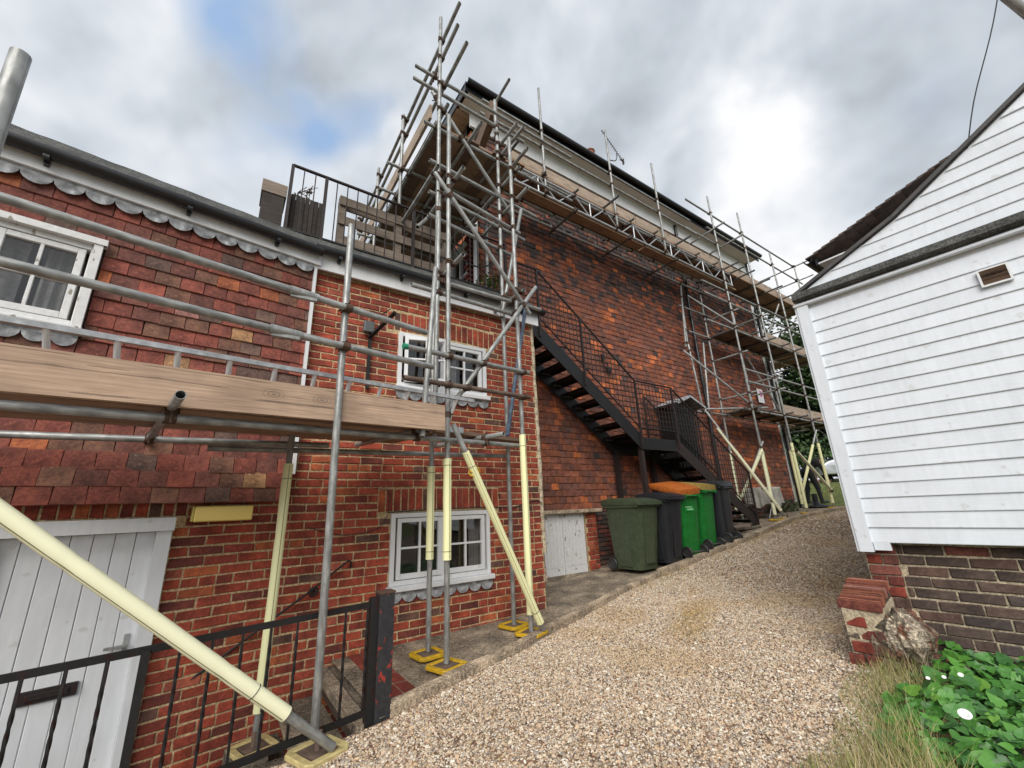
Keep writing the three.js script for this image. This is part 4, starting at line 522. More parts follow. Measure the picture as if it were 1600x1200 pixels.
{ // ladder stored on edge
  const l = thing('ladder', 'aluminium ladder lying on edge behind the scaffold toe board', 'ladder'); const z = (x) => -3.1 - (x - 0.62) * 0.22; 
  part(l, 'stile', beam([-1.9, 2.515, z(-1.9)], [1.9, 2.612, z(1.9)], 0.03, 0.03), M.alu); part(l, 'stile', beam([-1.9, 2.27, z(-1.9) - 0.22], [1.9, 2.365, z(1.9) - 0.22], 0.055, 0.025), M.alu);
  for (let x = -1.8; x < 1.85; x += 0.25) part(l, 'rung', triUV(bar([x, 2.275 + (x + 1.9) * 0.024, z(x) - 0.22], [x, 2.51 + (x + 1.9) * 0.0255, z(x)], 0.015, 8)), M_(0.85, 0.85, 0.86, { rough: 0.5 }));
}
{ // corner tower over the terrace
  const o = thing('corner_scaffold', 'tall grey scaffold tower at the cottage corner with a boarded deck above the terrace', 'scaffold'), s = new Scaf(o);
  const P = { a: [1.65, -3.42], b: [1.66, -3.80], c: [2.66, -3.66], d: [2.69, -4.0] };
  const base = { a: 0.44, b: 0.435, c: 0.45, d: 0.45 };
  s.tube('standard', [1.65, 0.47, -3.42], [1.665, 6.1, -3.46]); s.tube('standard', [1.66, 0.47, -3.80], [1.665, 4.1, -3.80]); s.tube('standard', [1.61, 2.2, -3.62], [1.68, 5.2, -3.74]); s.tube('standard', [1.665, 3.9, -3.75], [1.65, 8.06, -3.70]);
  s.tube('standard', [2.66, 0.47, -3.66], [2.66, 6.5, -3.64]); s.tube('standard', [2.69, 0.47, -4.0], [2.69, 7.1, -3.98]);
  for (const [k, ry] of [['a', 0.3], ['b', 0.1], ['c', 0.4], ['d', 0.2]]) s.pad(P[k][0], base[k] + 0.004, P[k][1], ry);
  s.foam([1.65, 1.22, -3.42], [1.65, 2.06, -3.425]); s.foam([1.66, 1.2, -3.8], [1.66, 2.03, -3.8]); s.foam([2.66, 0.62, -3.66], [2.66, 2.38, -3.655]);
  s.tube('raker', [1.66, 2.36, -3.33], [2.74, 0.49, -3.57]); s.foam([1.80, 2.12, -3.36], [2.70, 0.56, -3.56]);
  part(o, 'warning_tape', new THREE.TorusKnotGeometry(0.036, 0.007, 60, 5, 3, 5).translate(1.9, 1.95, -3.385), M.yellow);
  s.tube('ledger', [1.2, 3.02, -3.33], [2.75, 3.09, -3.60]); part(o, 'end_cap', bar([1.17, 3.018, -3.325], [1.21, 3.02, -3.33], 0.027, 12), M.capGreen);
  s.tube('ledger', [1.18, 2.73, -3.33], [2.75, 2.80, -3.60], M.rustTube);
  s.tube('brace', [2.9, 4.22, -3.56], [1.62, 2.42, -3.5]); s.tube('brace', [1.47, 5.12, -3.40], [2.78, 3.82, -3.55]);
  s.tube('brace', [3.0, 5.65, -3.9], [2.62, 3.9, -3.92]); s.tube('strut', [2.95, 4.1, -3.85], [2.60, 2.4, -3.86], M.blueTube);
  // ledgers along the lane, at several lifts
  s.tube('ledger', [1.72, 4.02, -3.72], [3.1, 4.04, -3.74]); s.tube('ledger', [1.35, 3.85, -3.66], [2.74, 3.86, -3.73]); s.tube('ledger', [1.7, 5.05, -3.51], [2.8, 5.05, -3.70]);
  s.tube('ledger', [1.6, 5.28, -3.86], [3.15, 5.3, -4.06]); s.tube('ledger', [1.6, 4.95, -3.86], [2.9, 4.97, -4.06]); s.tube('ledger', [1.55, 6.42, -3.95], [4.2, 6.46, -4.07]);
  s.tube('ledger', [1.6, 5.75, -3.86], [3.4, 5.8, -4.06]);
  // transoms pointing out of the wall
  for (const [x, y, z0, z1] of [[2.74, 6.73, -3.55, -5.3], [2.76, 6.56, -3.42, -4.6], [2.74, 5.52, -3.4, -4.5], [2.75, 4.16, -3.6, -4.4], [1.73, 4.1, -3.25, -4.0], [1.74, 5.2, -3.25, -4.2], [1.60, 5.45, -3.6, -4.9], [2.74, 5.98, -3.55, -5.0]]) s.tube('transom', [x, y, z0], [x, y, z1]);
  // end-wall lift: standards, rails and deck running back over the terrace
  for (const z of [-5.0, -6.25, -7.5]) { s.tube('standard', [1.62, z < -6 ? 4.56 : 5.9, z], [1.62, 7.62, z]); s.tube('transom', [1.4, 6.52, z + 0.06], [3.28, 6.53, z + 0.06]); s.tube('standard', [3.1, 4.56, z], [3.1, 6.6, z]); }
  for (const z of [-5.5, -6.8]) s.tube('transom', [1.45, 6.52, z], [3.2, 6.52, z]);
  s.tube('guard_rail', [1.68, 7.68, -3.2], [1.68, 7.36, -7.7]); s.tube('guard_rail', [1.68, 7.36, -3.25], [1.68, 7.08, -7.7]); s.tube('guard_rail', [1.72, 6.9, -3.1], [1.72, 6.85, -4.6]);
  for (const x of [1.72, 2.2, 2.95]) s.tube('ledger', [x, 6.46, -3.6], [x, 6.46, -7.6]);
  s.tube('guard_rail', [1.4, 7.26, -3.93], [4.2, 7.3, -4.0]); s.tube('guard_rail', [1.38, 7.03, -3.93], [3.2, 7.06, -4.0]);
  s.tube('brace', [1.62, 6.9, -3.88], [2.9, 5.55, -3.98]); s.tube('brace', [1.6, 5.0, -4.2], [2.1, 5.9, -4.9]);
  for (let i = 0; i < 6; i++) part(o, 'deck_board', bx(0.222, 0.038, 3.7 - (i % 2) * 0.08, 1.84 + i * 0.2265, 6.575, -5.85), i % 2 ? M.board : M.boardDark);
  part(o, 'toe_board', bx(0.038, 0.225, 3.7, 1.66, 6.71, -5.85), M.boardGrey); part(o, 'deck_board', bx(0.225, 0.038, 3.4, 3.09, 6.62, -5.7), M.board);
  part(o, 'toe_board', beam([2.9, 7.92, -4.35], [3.15, 7.95, -5.4], 0.3, 0.12), M.boardDark);
  s.tube('guard_rail', [2.95, 8.15, -3.95], [3.05, 8.2, -5.4]);
  s.tube('standard', [2.72, 6.9, -4.05], [2.74, 7.7, -4.08]);
  s.couplers(0.09);
}
function lattice(s, o, x0, x1, y0, y1, z) { s.tube('chord', [x0, y0, z], [x1, y0, z], M.alu); s.tube('chord', [x0, y1, z], [x1, y1, z], M.alu); const n = Math.round((x1 - x0) / 0.44); for (let i = 0; i < n; i++) { const a = lerp(x0, x1, i / n) + 0.03, b = lerp(x0, x1, (i + 1) / n) - 0.03; part(o, 'lattice_brace', i % 2 ? triUV(bar([a, y1, z], [b, y0, z], 0.014, 8)) : triUV(bar([a, y0, z], [b, y1, z], 0.014, 8)), M.alu); if (i % 3 === 2) part(o, 'lattice_post', triUV(bar([b + 0.03, y0, z], [b + 0.03, y1, z], 0.016, 8)), M.alu); } }
{ // eaves walkway and far scaffold
  const o = thing('eaves_scaffold', 'long scaffold walkway on lattice beams under the eaves of the tall tiled wall', 'scaffold'), s = new Scaf(o); const Z = -4.8, ZI = -5.5;
  lattice(s, o, 2.8, 10.75, 7.16, 7.5, Z); lattice(s, o, 3.6, 10.4, 7.16, 7.5, -5.45);
  for (const [x, t] of [[4.26, 9.73], [6.18, 9.8], [7.8, 9.7]]) s.tube('standard', [x, 7.2, Z + 0.052], [x, t, Z + 0.052]);
  const rail = (x0, x1, y, z, n = 'guard_rail') => s.tube(n, [x0, y, z], [x1, y, z]);
  rail(2.95, 9.2, 8.62, Z + 0.0); rail(2.9, 9.4, 8.29, Z); rail(8.9, 10.6, 8.32, Z); rail(9.2, 15.6, 9.3, Z); rail(10.0, 15.9, 8.75, Z);
  // transoms and deck
  for (let i = 0; i < 10; i++) { const x = 3.4 + i * 0.82; s.tube('transom', [x, 7.56, Z + (i % 3 ? 0.12 : 0.42)], [x, 7.56, -5.6], M.galvDark); }
  for (const x of [5.0, 6.6, 8.2]) s.tube('transom', [x, 7.105, Z + 0.1], [x, 7.105, -5.6], M.galvDark);
  for (let i = 0; i < 3; i++) { let x = 3.2 + i * 0.2; while (x < 15.4) { const L = Math.min(3.88, 15.5 - x); part(o, 'deck_board', bx(L, 0.038, 0.222, x + L / 2, 7.604 + (x > 10 ? 0.0 : 0), -4.93 - i * 0.23), pick([M.board, M.boardDark, M.board])); x += 3.9; } }
  { let x = 3.55; while (x < 15.3) { const L = Math.min(3.4, 15.4 - x); part(o, 'toe_board', bx(L, 0.235, 0.038, x + L / 2, 7.75, -4.86), M.boardGrey); x += 3.44; } }
  rail(3.0, 10.6, 7.52, -4.88, 'ledger');
  // lower boards under the beam, and a second run near the wall
  part(o, 'deck_board', bx(3.8, 0.03, 0.2, 5.2, 7.12, -4.92), M.board); part(o, 'deck_board', bx(3.8, 0.03, 0.2, 9.05, 7.12, -4.92), M.board);
  // far standards
  const X = [10.32, 11.97, 13.63, 15.4], top = [9.85, 10.0, 9.17, 9.25], N = X.length;
  X.forEach((x, i) => { const y0 = gy(x) + 0.03; if (i < 3) { s.tube('standard', [x, y0, Z + 0.05], [x - 0.03, top[i], Z + 0.05]); s.foam([x, y0 + 0.1, Z + 0.05], [x - 0.004, y0 + (i ? 1.7 : 1.6), Z + 0.05], i ? M.foam : M.foamPale); s.pad(x, y0 - 0.02, Z + 0.05, 0.2); } else s.tube('standard', [x, 7.3, Z + 0.05], [x - 0.02, top[i], Z + 0.05]); const yi = gy(x) + 0.03; if (i !== 3) { s.tube('standard', [x + 0.02, yi, ZI - (i === 2 ? -0.0 : 0)], [x + 0.02, 7.6, ZI]); s.foam([x + 0.02, yi + 0.1, ZI], [x + 0.02, yi + 1.6, ZI], i ? M.foam : M.foamPale); } });
  for (const z of [-6.8, -8.4]) { s.tube('standard', [14.3, gy(14.3), z], [14.3, 8.9, z]); s.tube('standard', [15.4, gy(15.4), z], [15.4, 8.9, z]); s.foam([15.4, gy(15.4) + 0.1, z], [15.4, gy(15.4) + 1.7, z]); }
  // lifts
  for (const [y, x0] of [[3.68, 10.2], [5.78, 9.1]]) { rail(x0, 15.9, y, Z, 'ledger'); rail(x0 + 0.2, 15.9, y, ZI + 0.055, 'ledger'); for (const x of [10.4, 11.2, 12.05, 12.9, 13.7, 14.5, 15.3]) s.tube('transom', [x, y + 0.05, Z + 0.24], [x, y + 0.05, -5.58], M.galvDark); for (let i = 0; i < 3; i++) { part(o, 'deck_board', bx(3.7, 0.038, 0.222, 12.3, y + 0.095, -4.95 - i * 0.23), pick([M.board, M.boardDark])); part(o, 'deck_board', bx(1.6, 0.038, 0.222, 15.0, y + 0.095, -4.95 - i * 0.23), M.board); } part(o, 'toe_board', bx(3.2, 0.225, 0.038, 13.9, y + 0.24, -4.87), M.boardGrey); s.tube('ledger', [14.3, y, -5.0], [14.3, y, -8.8]); s.tube('ledger', [15.4, y, -5.0], [15.4, y, -8.8]); for (let i = 0; i < 4; i++) part(o, 'deck_board', bx(0.222, 0.038, 3.2, 14.5 + i * 0.23, y + 0.095, -7.2), M.board); part(o, 'toe_board', bx(0.038, 0.225, 3.3, 15.46, y + 0.24, -7.1), M.boardLight); }
  for (const y of [4.42, 4.74]) rail(10.4, 15.9, y, Z); for (const y of [6.55, 6.88]) rail(9.2, 15.9, y, Z); rail(9.1, 10.6, 6.45, ZI + 0.055); rail(9.6, 15.6, 7.53, ZI + 0.055, 'ledger');
  for (const [x, y] of [[10.32, 4.1], [11.97, 4.4], [11.97, 4.75], [10.32, 6.3], [11.97, 6.55], [13.63, 6.55], [10.32, 5.15]]) s.tube('transom', [x + 0.06, y, Z + 0.2], [x + 0.06, y, -5.6]);
  for (const x of [10.4, 11.2, 12.05, 12.8, 13.7, 14.6]) s.tube('transom', [x, 7.55, Z + 0.45], [x, 7.55, -5.6], M.galvDark);
  for (const x of [9.95, 10.9]) s.tube('transom', [x, 8.55, Z + 0.5], [x, 8.5, -5.4]);
  for (const y of [9.28, 8.72]) s.tube('guard_rail', [15.45, y, Z + 0.5], [15.45, y, -7.6]);
  // bracing
  s.tube('brace', [8.9, 5.15, ZI + 0.1], [10.6, 3.6, Z + 0.11]); s.tube('brace', [9.5, 6.8, ZI + 0.12], [10.35, 5.8, Z + 0.11]); s.tube('brace', [9.3, 6.75, ZI + 0.05], [9.2, 5.2, ZI + 0.05]); s.tube('strut', [9.35, 7.1, ZI + 0.06], [9.1, 5.3, ZI + 0.06]);
  s.tube('strut', [10.0, 5.6, ZI + 0.02], [9.6, 3.6, ZI + 0.06]); s.tube('strut', [9.15, 5.4, ZI + 0.1], [9.3, 3.7, ZI + 0.1]); s.tube('ledger', [9.1, 3.66, ZI + 0.055], [10.9, 3.7, ZI + 0.055]); s.tube('transom', [9.3, 3.74, -5.5], [11.0, 3.78, -4.7]);
  s.tube('raker', [9.3, 3.7, ZI + 0.14], [10.45, gy(10.4) + 0.08, Z + 0.18]); s.foam([9.5, 3.26, ZI + 0.25], [10.40, gy(10.4) + 0.2, Z + 0.155], M.foamPale); s.pad(10.5, gy(10.5) + 0.012, Z + 0.22, 0.4);
  s.tube('raker', [10.34, 2.9, Z + 0.12], [9.9, 1.25, ZI + 0.05]); s.foam([10.28, 2.68, Z + 0.07], [9.93, 1.4, ZI + 0.1], M.foamPale);
  s.tube('brace', [12.0, 2.75, Z + 0.11], [13.6, 1.75, Z + 0.11]); s.foam([12.05, 2.72, Z + 0.11], [13.55, 1.78, Z + 0.11], M.foamPale); s.tube('brace', [13.55, 3.4, Z + 0.12], [12.75, 1.7, Z - 0.3]); s.foam([13.35, 2.98, Z + 0.02], [12.8, 1.8, Z - 0.27]);
  s.tube('brace', [11.97, 5.6, ZI + 0.1], [13.6, 3.8, ZI + 0.1]); s.tube('brace', [13.63, 7.4, Z - 0.05], [13.3, 5.9, ZI]);
  s.couplers(0.08);
}
// two loose scaffold tube ends that poke into the picture
{ const o = thing('leaning_tube', 'bare scaffold tube end leaning in at the top left corner', 'scaffold tube'), s = new Scaf(o); s.tube('tube', [-0.665, 0.33, -1.75], [-0.69, 3.02, -1.61]); }
{ const o = thing('lamp_arm', 'grey tube end high above the white gable at the top right corner', 'tube'), s = new Scaf(o); s.tube('tube', [3.38, 4.62, 0.25], [4.36, 3.75, 0.62]); s.couplers(); }
single('overhead_cable', 'thin black cable rising from the white gable into the sky', 'cable', new THREE.TubeGeometry(new THREE.CatmullRomCurve3([V(4.34, 4.08, -0.07), V(4.3, 4.4, 0.05), V(4.27, 4.9, 0.28), V(4.2, 5.6, 0.55), V(4.0, 7.2, 1.2)]), 30, 0.004, 6), M.cable);
{ const a = thing('tv_aerial', 'grey yagi television aerial above the dark gutter', 'aerial'); const A = V(6.1, 9.78, -4.78), B = V(6.85, 9.35, -4.86); part(a, 'boom', triUV(bar(A.toArray(), B.toArray(), 0.009, 6)), M.galvDark); for (let i = 0; i < 14; i++) { const p = A.clone().lerp(B, 0.02 + i * 0.068), L = 0.15 + i * 0.004; part(a, 'element', bar([p.x + L * 0.35, p.y + L * 0.5, p.z - 0.02], [p.x - L * 0.35, p.y - L * 0.5, p.z + 0.02], 0.006, 5), M.galvDark); } part(a, 'reflector', merge([bx(0.015, 0.16, 0.05, B.x, B.y, B.z), bx(0.1, 0.03, 0.03, B.x - 0.05, B.y + 0.02, B.z)]), M.galvDark); part(a, 'arm', new THREE.TubeGeometry(new THREE.CatmullRomCurve3([V(6.18, 8.95, -4.75), V(6.5, 9.15, -4.8), V(6.62, 9.48, -4.83)]), 12, 0.012, 6), M.galvDark); }

// ---------------------------------------------------------------- black outside stair
{
  const o = thing('outside_stair', 'black iron outside stair with landing and mesh railings against the tiled wall', 'staircase');
  const Z0 = -4.95, Z1 = -5.62; const A = [4.05, 4.52], B = [6.3, 2.82], Cc = [7.42, 2.82], Dd = [9.88, 1.14];
  for (const z of [Z0, Z1]) { part(o, 'stringer', beam([A[0] - 0.15, A[1] - 0.02, z], [B[0] + 0.06, B[1] - 0.16, z], 0.24, 0.02), M.iron); part(o, 'stringer', beam([B[0], B[1] - 0.14, z], [Cc[0], Cc[1] - 0.14, z], 0.22, 0.0195), M.iron); part(o, 'stringer', beam([Cc[0] - 0.06, Cc[1] - 0.12, z], [Dd[0] + 0.05, Dd[1] - 0.04, z], 0.24, 0.02), z === Z0 ? M.ironRust : M.iron); }
  const flight = (P, Q, n) => { for (let i = 0; i < n; i++) { const t = (i + 0.5) / n, x = lerp(P[0], Q[0], t), y = lerp(P[1], Q[1], t) - 0.06; part(o, 'tread', rb(0.26, 0.035, Z0 - Z1 - 0.03, 0.006, x, y, (Z0 + Z1) / 2), M.iron); part(o, 'tread_lip', bx(0.012, 0.07, Z0 - Z1 - 0.03, x + 0.134, y - 0.02, (Z0 + Z1) / 2), M.iron); part(o, 'tread_cleat', bx(0.2, 0.03, 0.03, x, y - 0.035, Z1 + 0.03), M.galvDark); } };
  flight(A, B, 9); flight(Cc, Dd, 9);
  part(o, 'landing_plate', bx(Cc[0] - B[0] + 0.1, 0.03, Z0 - Z1 - 0.03, (B[0] + Cc[0]) / 2, B[1] - 0.04, (Z0 + Z1) / 2), M.iron);
  part(o, 'top_landing', bx(0.8, 0.03, 0.66, 3.72, 4.50, -5.29), M.iron);
  for (const [x, z] of [[6.32, -5.0], [6.32, -5.6], [7.4, -5.6]]) part(o, 'support_post', bx(0.08, B[1] - 0.2 - gy(x), 0.08, x, (B[1] - 0.2 + gy(x)) / 2, z), M.ironRust);
  part(o, 'support_beam', bx(1.2, 0.1, 0.06, 6.86, B[1] - 0.22, -5.6), M.iron);
  // railings: segments with posts and a mesh of thin bars
  const H = 1.06; const seg = (P, Q, z) => { part(o, 'handrail', triUV(bar([P[0], P[1] + H, z], [Q[0], Q[1] + H, z], 0.018, 8)), M.ironRust); part(o, 'lower_rail', triUV(bar([P[0], P[1] + 0.14, z], [Q[0], Q[1] + 0.14, z], 0.012, 8)), M.iron); const G = []; const n = Math.round((Q[0] - P[0]) / 0.098); for (let i = 1; i < n; i++) { const t = i / n, x = lerp(P[0], Q[0], t), y = lerp(P[1], Q[1], t); G.push(bar([x, y + 0.14, z], [x, y + H, z], 0.0065, 5)); } const y0 = Math.min(P[1], Q[1]) + 0.14, y1 = Math.max(P[1], Q[1]) + H; for (let y = Math.ceil(y0 / 0.098) * 0.098; y < y1; y += 0.098) { let a, b; if (Math.abs(P[1] - Q[1]) < 0.01) { a = P[0]; b = Q[0]; if (y < P[1] + 0.14 || y > P[1] + H) continue; } else { const k = (Q[0] - P[0]) / (Q[1] - P[1]); const xa = P[0] + (y - H - P[1]) * k, xb = P[0] + (y - 0.14 - P[1]) * k; a = clamp(Math.min(xa, xb), P[0], Q[0]); b = clamp(Math.max(xa, xb), P[0], Q[0]); if (b - a < 0.02) continue; } G.push(bar([a, y, z], [b, y, z], 0.0065, 5)); } if (G.length) part(o, 'mesh_panel', merge(G.map((g) => triUV(g))), M.ironRust); };
  const post = (P, z) => part(o, 'newel', bx(0.035, H + 0.2, 0.035, P[0], P[1] + (H - 0.2) / 2, z), M.ironRust);
  const mid = [lerp(A[0], B[0], 0.42), lerp(A[1], B[1], 0.42)], mid2 = [lerp(Cc[0], Dd[0], 0.5), lerp(Cc[1], Dd[1], 0.5)];
  for (const z of [Z0 + 0.02]) { seg([3.55, 4.52], A, z); seg(A, mid, z); seg(mid, B, z); seg(B, Cc, z); seg(Cc, mid2, z); seg(mid2, Dd, z); for (const p of [A, mid, B, Cc, mid2, Dd]) post(p, z); }
  seg(Cc, mid2, Z1); seg(mid2, Dd, Z1); post(Cc, Z1); post(Dd, Z1);
}
{ const h = thing('barred_hatch', 'black barred gate under a small lead canopy on the tiled wall', 'gate'); const x0 = 7.95, x1 = 8.75;
  for (let i = 0; i <= 8; i++) part(h, 'gate_bar', bx(0.02, 1.3, 0.02, lerp(x0, x1, i / 8), 2.95, -5.25), M.iron); part(h, 'gate_rail', bx(x1 - x0 + 0.06, 0.04, 0.03, (x0 + x1) / 2, 3.6, -5.25), M.iron); part(h, 'gate_rail', bx(x1 - x0 + 0.06, 0.04, 0.03, (x0 + x1) / 2, 2.3, -5.25), M.iron); part(h, 'back_box', bx(x1 - x0, 1.3, 0.35, (x0 + x1) / 2, 2.95, -5.52), M.iron);
  const s = new THREE.Shape(); s.moveTo(-0.55, 0); s.lineTo(0, 0.22); s.lineTo(0.55, 0); s.lineTo(0.5, -0.03); s.lineTo(0, 0.17); s.lineTo(-0.5, -0.03); part(h, 'canopy', triUV(new THREE.ExtrudeGeometry(s, { depth: 0.62, bevelEnabled: false })).translate(8.35, 3.66, -5.7), M.lead); }
{ const h = thing('wall_tap_bracket', 'small black bracket and hook on the tiled wall above the stair rail', 'bracket'); part(h, 'hook', new THREE.TorusGeometry(0.06, 0.015, 8, 16).translate(6.35, 4.42, -5.64), M.iron); part(h, 'plate', bx(0.06, 0.14, 0.05, 6.32, 4.6, -5.67), M.iron); part(h, 'drop', bx(0.09, 0.1, 0.06, 6.45, 4.34, -5.65), M.iron); }

// ---------------------------------------------------------------- wheelie bins
function bin(label, x, z, ry, w, d, hgt, body, lid, opt = {}) {
  const o = thing('wheelie_bin', label, 'bin', [x, gy(x) + 0.02, z], ry, 'wheelie bins by the stair');
  const g = new THREE.BoxGeometry(w, hgt, d, 6, 8, 6), p = g.attributes.position; // tapered, panel grooved
  for (let i = 0; i < p.count; i++) { const t = p.getY(i) / hgt + 0.5, k = lerp(0.8, 1, t); let X = p.getX(i) * k, Z = p.getZ(i) * lerp(0.74, 1, t) + (1 - t) * -0.02; const r = 0.04, ex = Math.abs(p.getX(i)) > w / 2 - 0.01, ez = Math.abs(p.getZ(i)) > d / 2 - 0.01; if (ex && ez) { X -= Math.sign(X) * r * 0.5; Z -= Math.sign(Z) * r * 0.5; } p.setXYZ(i, X, p.getY(i) + hgt / 2 + 0.04, Z); }
  g.computeVertexNormals(); part(o, 'body', triUV(toCreasedNormals(g, 0.5)), body);
  part(o, 'rim', rb(w + 0.03, 0.05, d + 0.03, 0.012, 0, hgt + 0.03, 0), body);
  for (const sx of [-1, 1]) { part(o, 'side_rib', rb(0.012, hgt * 0.55, d * 0.36, 0.005).rotateZ(-sx * 0.045).translate(sx * (w * 0.445), hgt * 0.36, -0.02), body); }
  part(o, 'front_rib', rb(w * 0.36, hgt * 0.42, 0.014, 0.005).rotateX(0.13 * d).translate(0, hgt * 0.34, d * 0.408), body);
  const s = new THREE.Shape(); s.moveTo(-d / 2 - 0.03, 0); s.lineTo(d / 2 + 0.05, -0.01); s.lineTo(d / 2 + 0.05, 0.03); s.quadraticCurveTo(0.1, 0.13, -d / 2 - 0.02, 0.075); const lg = new THREE.ExtrudeGeometry(s, { depth: w + 0.02, bevelEnabled: true, bevelSize: 0.01, bevelThickness: 0.015, bevelSegments: 2, curveSegments: 8 }).translate(0, 0, -(w + 0.02) / 2).rotateY(-Math.PI / 2);
  const l = part(o, 'lid', triUV(toCreasedNormals(lg, 0.6)), lid); l.position.set(0, hgt + 0.06, 0); if (opt.lidTilt) { l.rotation.x = opt.lidTilt[0]; l.rotation.z = opt.lidTilt[1]; l.position.y += opt.lidTilt[2]; }
  part(o, 'lid_handle', rb(w * 0.6, 0.03, 0.06, 0.012, 0, hgt + 0.1, d / 2 - 0.06), lid);
  const hb = part(o, 'handle_bar', triUV(bar([-w * 0.42, 0, 0], [w * 0.42, 0, 0], 0.016, 10)), body); hb.position.set(0, hgt + 0.02, -d / 2 - 0.05); for (const sx of [-1, 1]) part(o, 'handle_lug', bx(0.04, 0.05, 0.09, sx * w * 0.36, hgt + 0.02, -d / 2 - 0.03), body);
  for (const sx of [-1, 1]) { const wz = -d * 0.37 - 0.05, wx = sx * (w * 0.42); const wg = new THREE.Group(); wg.name = 'wheel'; o.add(wg); wg.position.set(wx, 0.1, wz); part(wg, 'tyre', new THREE.TorusGeometry(0.078, 0.022, 8, 20).rotateY(Math.PI / 2), M.tie); part(wg, 'hub', cyl(0.076, 0.076, 0.026, 16).rotateZ(Math.PI / 2), M_(0.03, 0.03, 0.03, { rough: 0.5 })); }
  part(o, 'axle', triUV(bar([-w * 0.42, 0.1, -d * 0.37 - 0.05], [w * 0.42, 0.1, -d * 0.37 - 0.05], 0.01, 8)), M.galvDark);
  if (opt.text) { const c = document.createElement('canvas'); c.width = 256; c.height = 128; const q = c.getContext('2d'); q.clearRect(0, 0, 256, 128); q.fillStyle = opt.bg; q.fillRect(0, 0, 256, 128); q.fillStyle = '#e8f4ea'; for (let i = 0; i < 8; i++) { q.fillRect(12 + i * 27, 18 + (i % 3 === 1 ? -6 : 0), 8, 36); q.fillRect(12 + i * 27, i % 2 ? 18 : 44, 20, 9); } for (let i = 0; i < 9; i++) { q.fillRect(56 + i * 20, 84, 6, 20); q.fillRect(56 + i * 20, i % 2 ? 84 : 97, 14, 6); } const t = new THREE.CanvasTexture(c); t.colorSpace = THREE.SRGBColorSpace; const m = new THREE.MeshStandardMaterial({ map: t, roughness: 0.5 }); const pl = part(o, 'print', new THREE.PlaneGeometry(0.22, 0.11).rotateY(Math.PI), m); pl.position.set(0.02, hgt * 0.78 + 0.04, -d / 2 + 0.012); pl.rotation.x = 0.06; }
  if (opt.sticker) { const sg = part(o, 'sticker', new THREE.CylinderGeometry(0.07, 0.07, 0.003, 20).scale(1, 1, 0.8), M_(0.62, 0.36, 0.27, { rough: 0.6 })); sg.position.set(w * 0.18, hgt + 0.156, 0.02); sg.rotation.x = 0.06; }
  return o;
}
{
  const pl = (r, g, b) => M_(r, g, b, { map: T.fine, rough: 0.45, bump: T.fineB, bs: 0.0005 });
  const dg = pl(0.075, 0.10, 0.055), bk = pl(0.024, 0.026, 0.032), gr = pl(0.012, 0.235, 0.035), or = pl(0.62, 0.17, 0.03), yl = pl(0.45, 0.30, 0.07);
  bin('large dark green wheelie bin with a round sticker on its lid nearest the store doors', 5.70, -4.86, 0, 0.56, 0.70, 0.96, dg, dg, { sticker: true });
  bin('black wheelie bin squeezed between the dark green and bright green bins', 6.22, -4.66, 0, 0.46, 0.54, 0.97, bk, bk);
  bin('bright green wheelie bin with a propped-up orange lid and white lettering', 6.74, -4.76, Math.PI - 0.06, 0.5, 0.66, 0.98, gr, or, { lidTilt: [-0.27, -0.08, 0.085], text: true, bg: '#148a38' });
  bin('bright green wheelie bin with a dull yellow lid in front of the stair', 7.34, -4.78, Math.PI + 0.05, 0.5, 0.62, 0.98, gr, yl, { lidTilt: [-0.14, 0.02, 0.04] });
  bin('black wheelie bin under the lower stair flight furthest along the row', 7.92, -4.72, Math.PI + 0.1, 0.48, 0.54, 0.97, bk, bk);
}
{ const p = thing('timber_pile', 'small heap of old timber offcuts and slabs under the foot of the stair', 'timber pile', [8.85, gy(8.85), -5.1]); for (let i = 0; i < 9; i++) { const m = part(p, 'offcut', rb(rr(0.4, 0.9), 0.05, rr(0.08, 0.16), 0.01), pick([M.greyWood, M.board, M.darkWood, M.stone])); m.position.set(rr(-0.3, 0.4), 0.04 + Math.floor(i / 3) * 0.055, rr(-0.15, 0.25)); m.rotation.y = rr(-0.5, 0.5); m.rotation.z = rr(-0.03, 0.1); } }
{ // cloth-covered table
  const x0 = 10.9, z0 = -5.2, y0 = gy(10.9); const o = thing('covered_table', 'small folding table draped with an off-white cloth by the scaffold props', 'table', [x0, y0, z0]);
  for (const [a, b] of [[-1, -1], [1, -1], [-1, 1], [1, 1]]) part(o, 'leg', triUV(bar([a * 0.34, 0, b * 0.2], [-a * 0.2, 0.66, b * 0.2], 0.012, 8)), M.alu);
  part(o, 'table_top', bx(0.9, 0.03, 0.5, 0, 0.68, 0), M.board);
  const P = [], I = [], n = 96, rows = 8; for (let j = 0; j <= rows; j++) for (let i = 0; i <= n; i++) { const a = i / n * Math.PI * 2, c = Math.cos(a), s = Math.sin(a), q = Math.pow(Math.pow(Math.abs(c), 5) + Math.pow(Math.abs(s), 5), -0.2); const drop = j < 2 ? 0 : (j - 1) / (rows - 1), rad = j === 0 ? 0.0 : 1, fold = drop * 0.035 * Math.sin(a * 17 + 2 * Math.sin(a * 3)); P.push(q * c * rad * (0.47 + fold), 0.705 - drop * (0.42 + 0.05 * Math.sin(a * 5)), q * s * rad * (0.27 + fold)); } for (let j = 0; j < rows; j++) for (let i = 0; i < n; i++) { const a = j * (n + 1) + i; I.push(a, a + 1, a + n + 1, a + 1, a + n + 2, a + n + 1); }
  const g = new THREE.BufferGeometry(); g.setAttribute('position', new THREE.Float32BufferAttribute(P, 3)); g.setIndex(I); g.computeVertexNormals(); part(o, 'cloth', triUV(g), M.cloth);
}
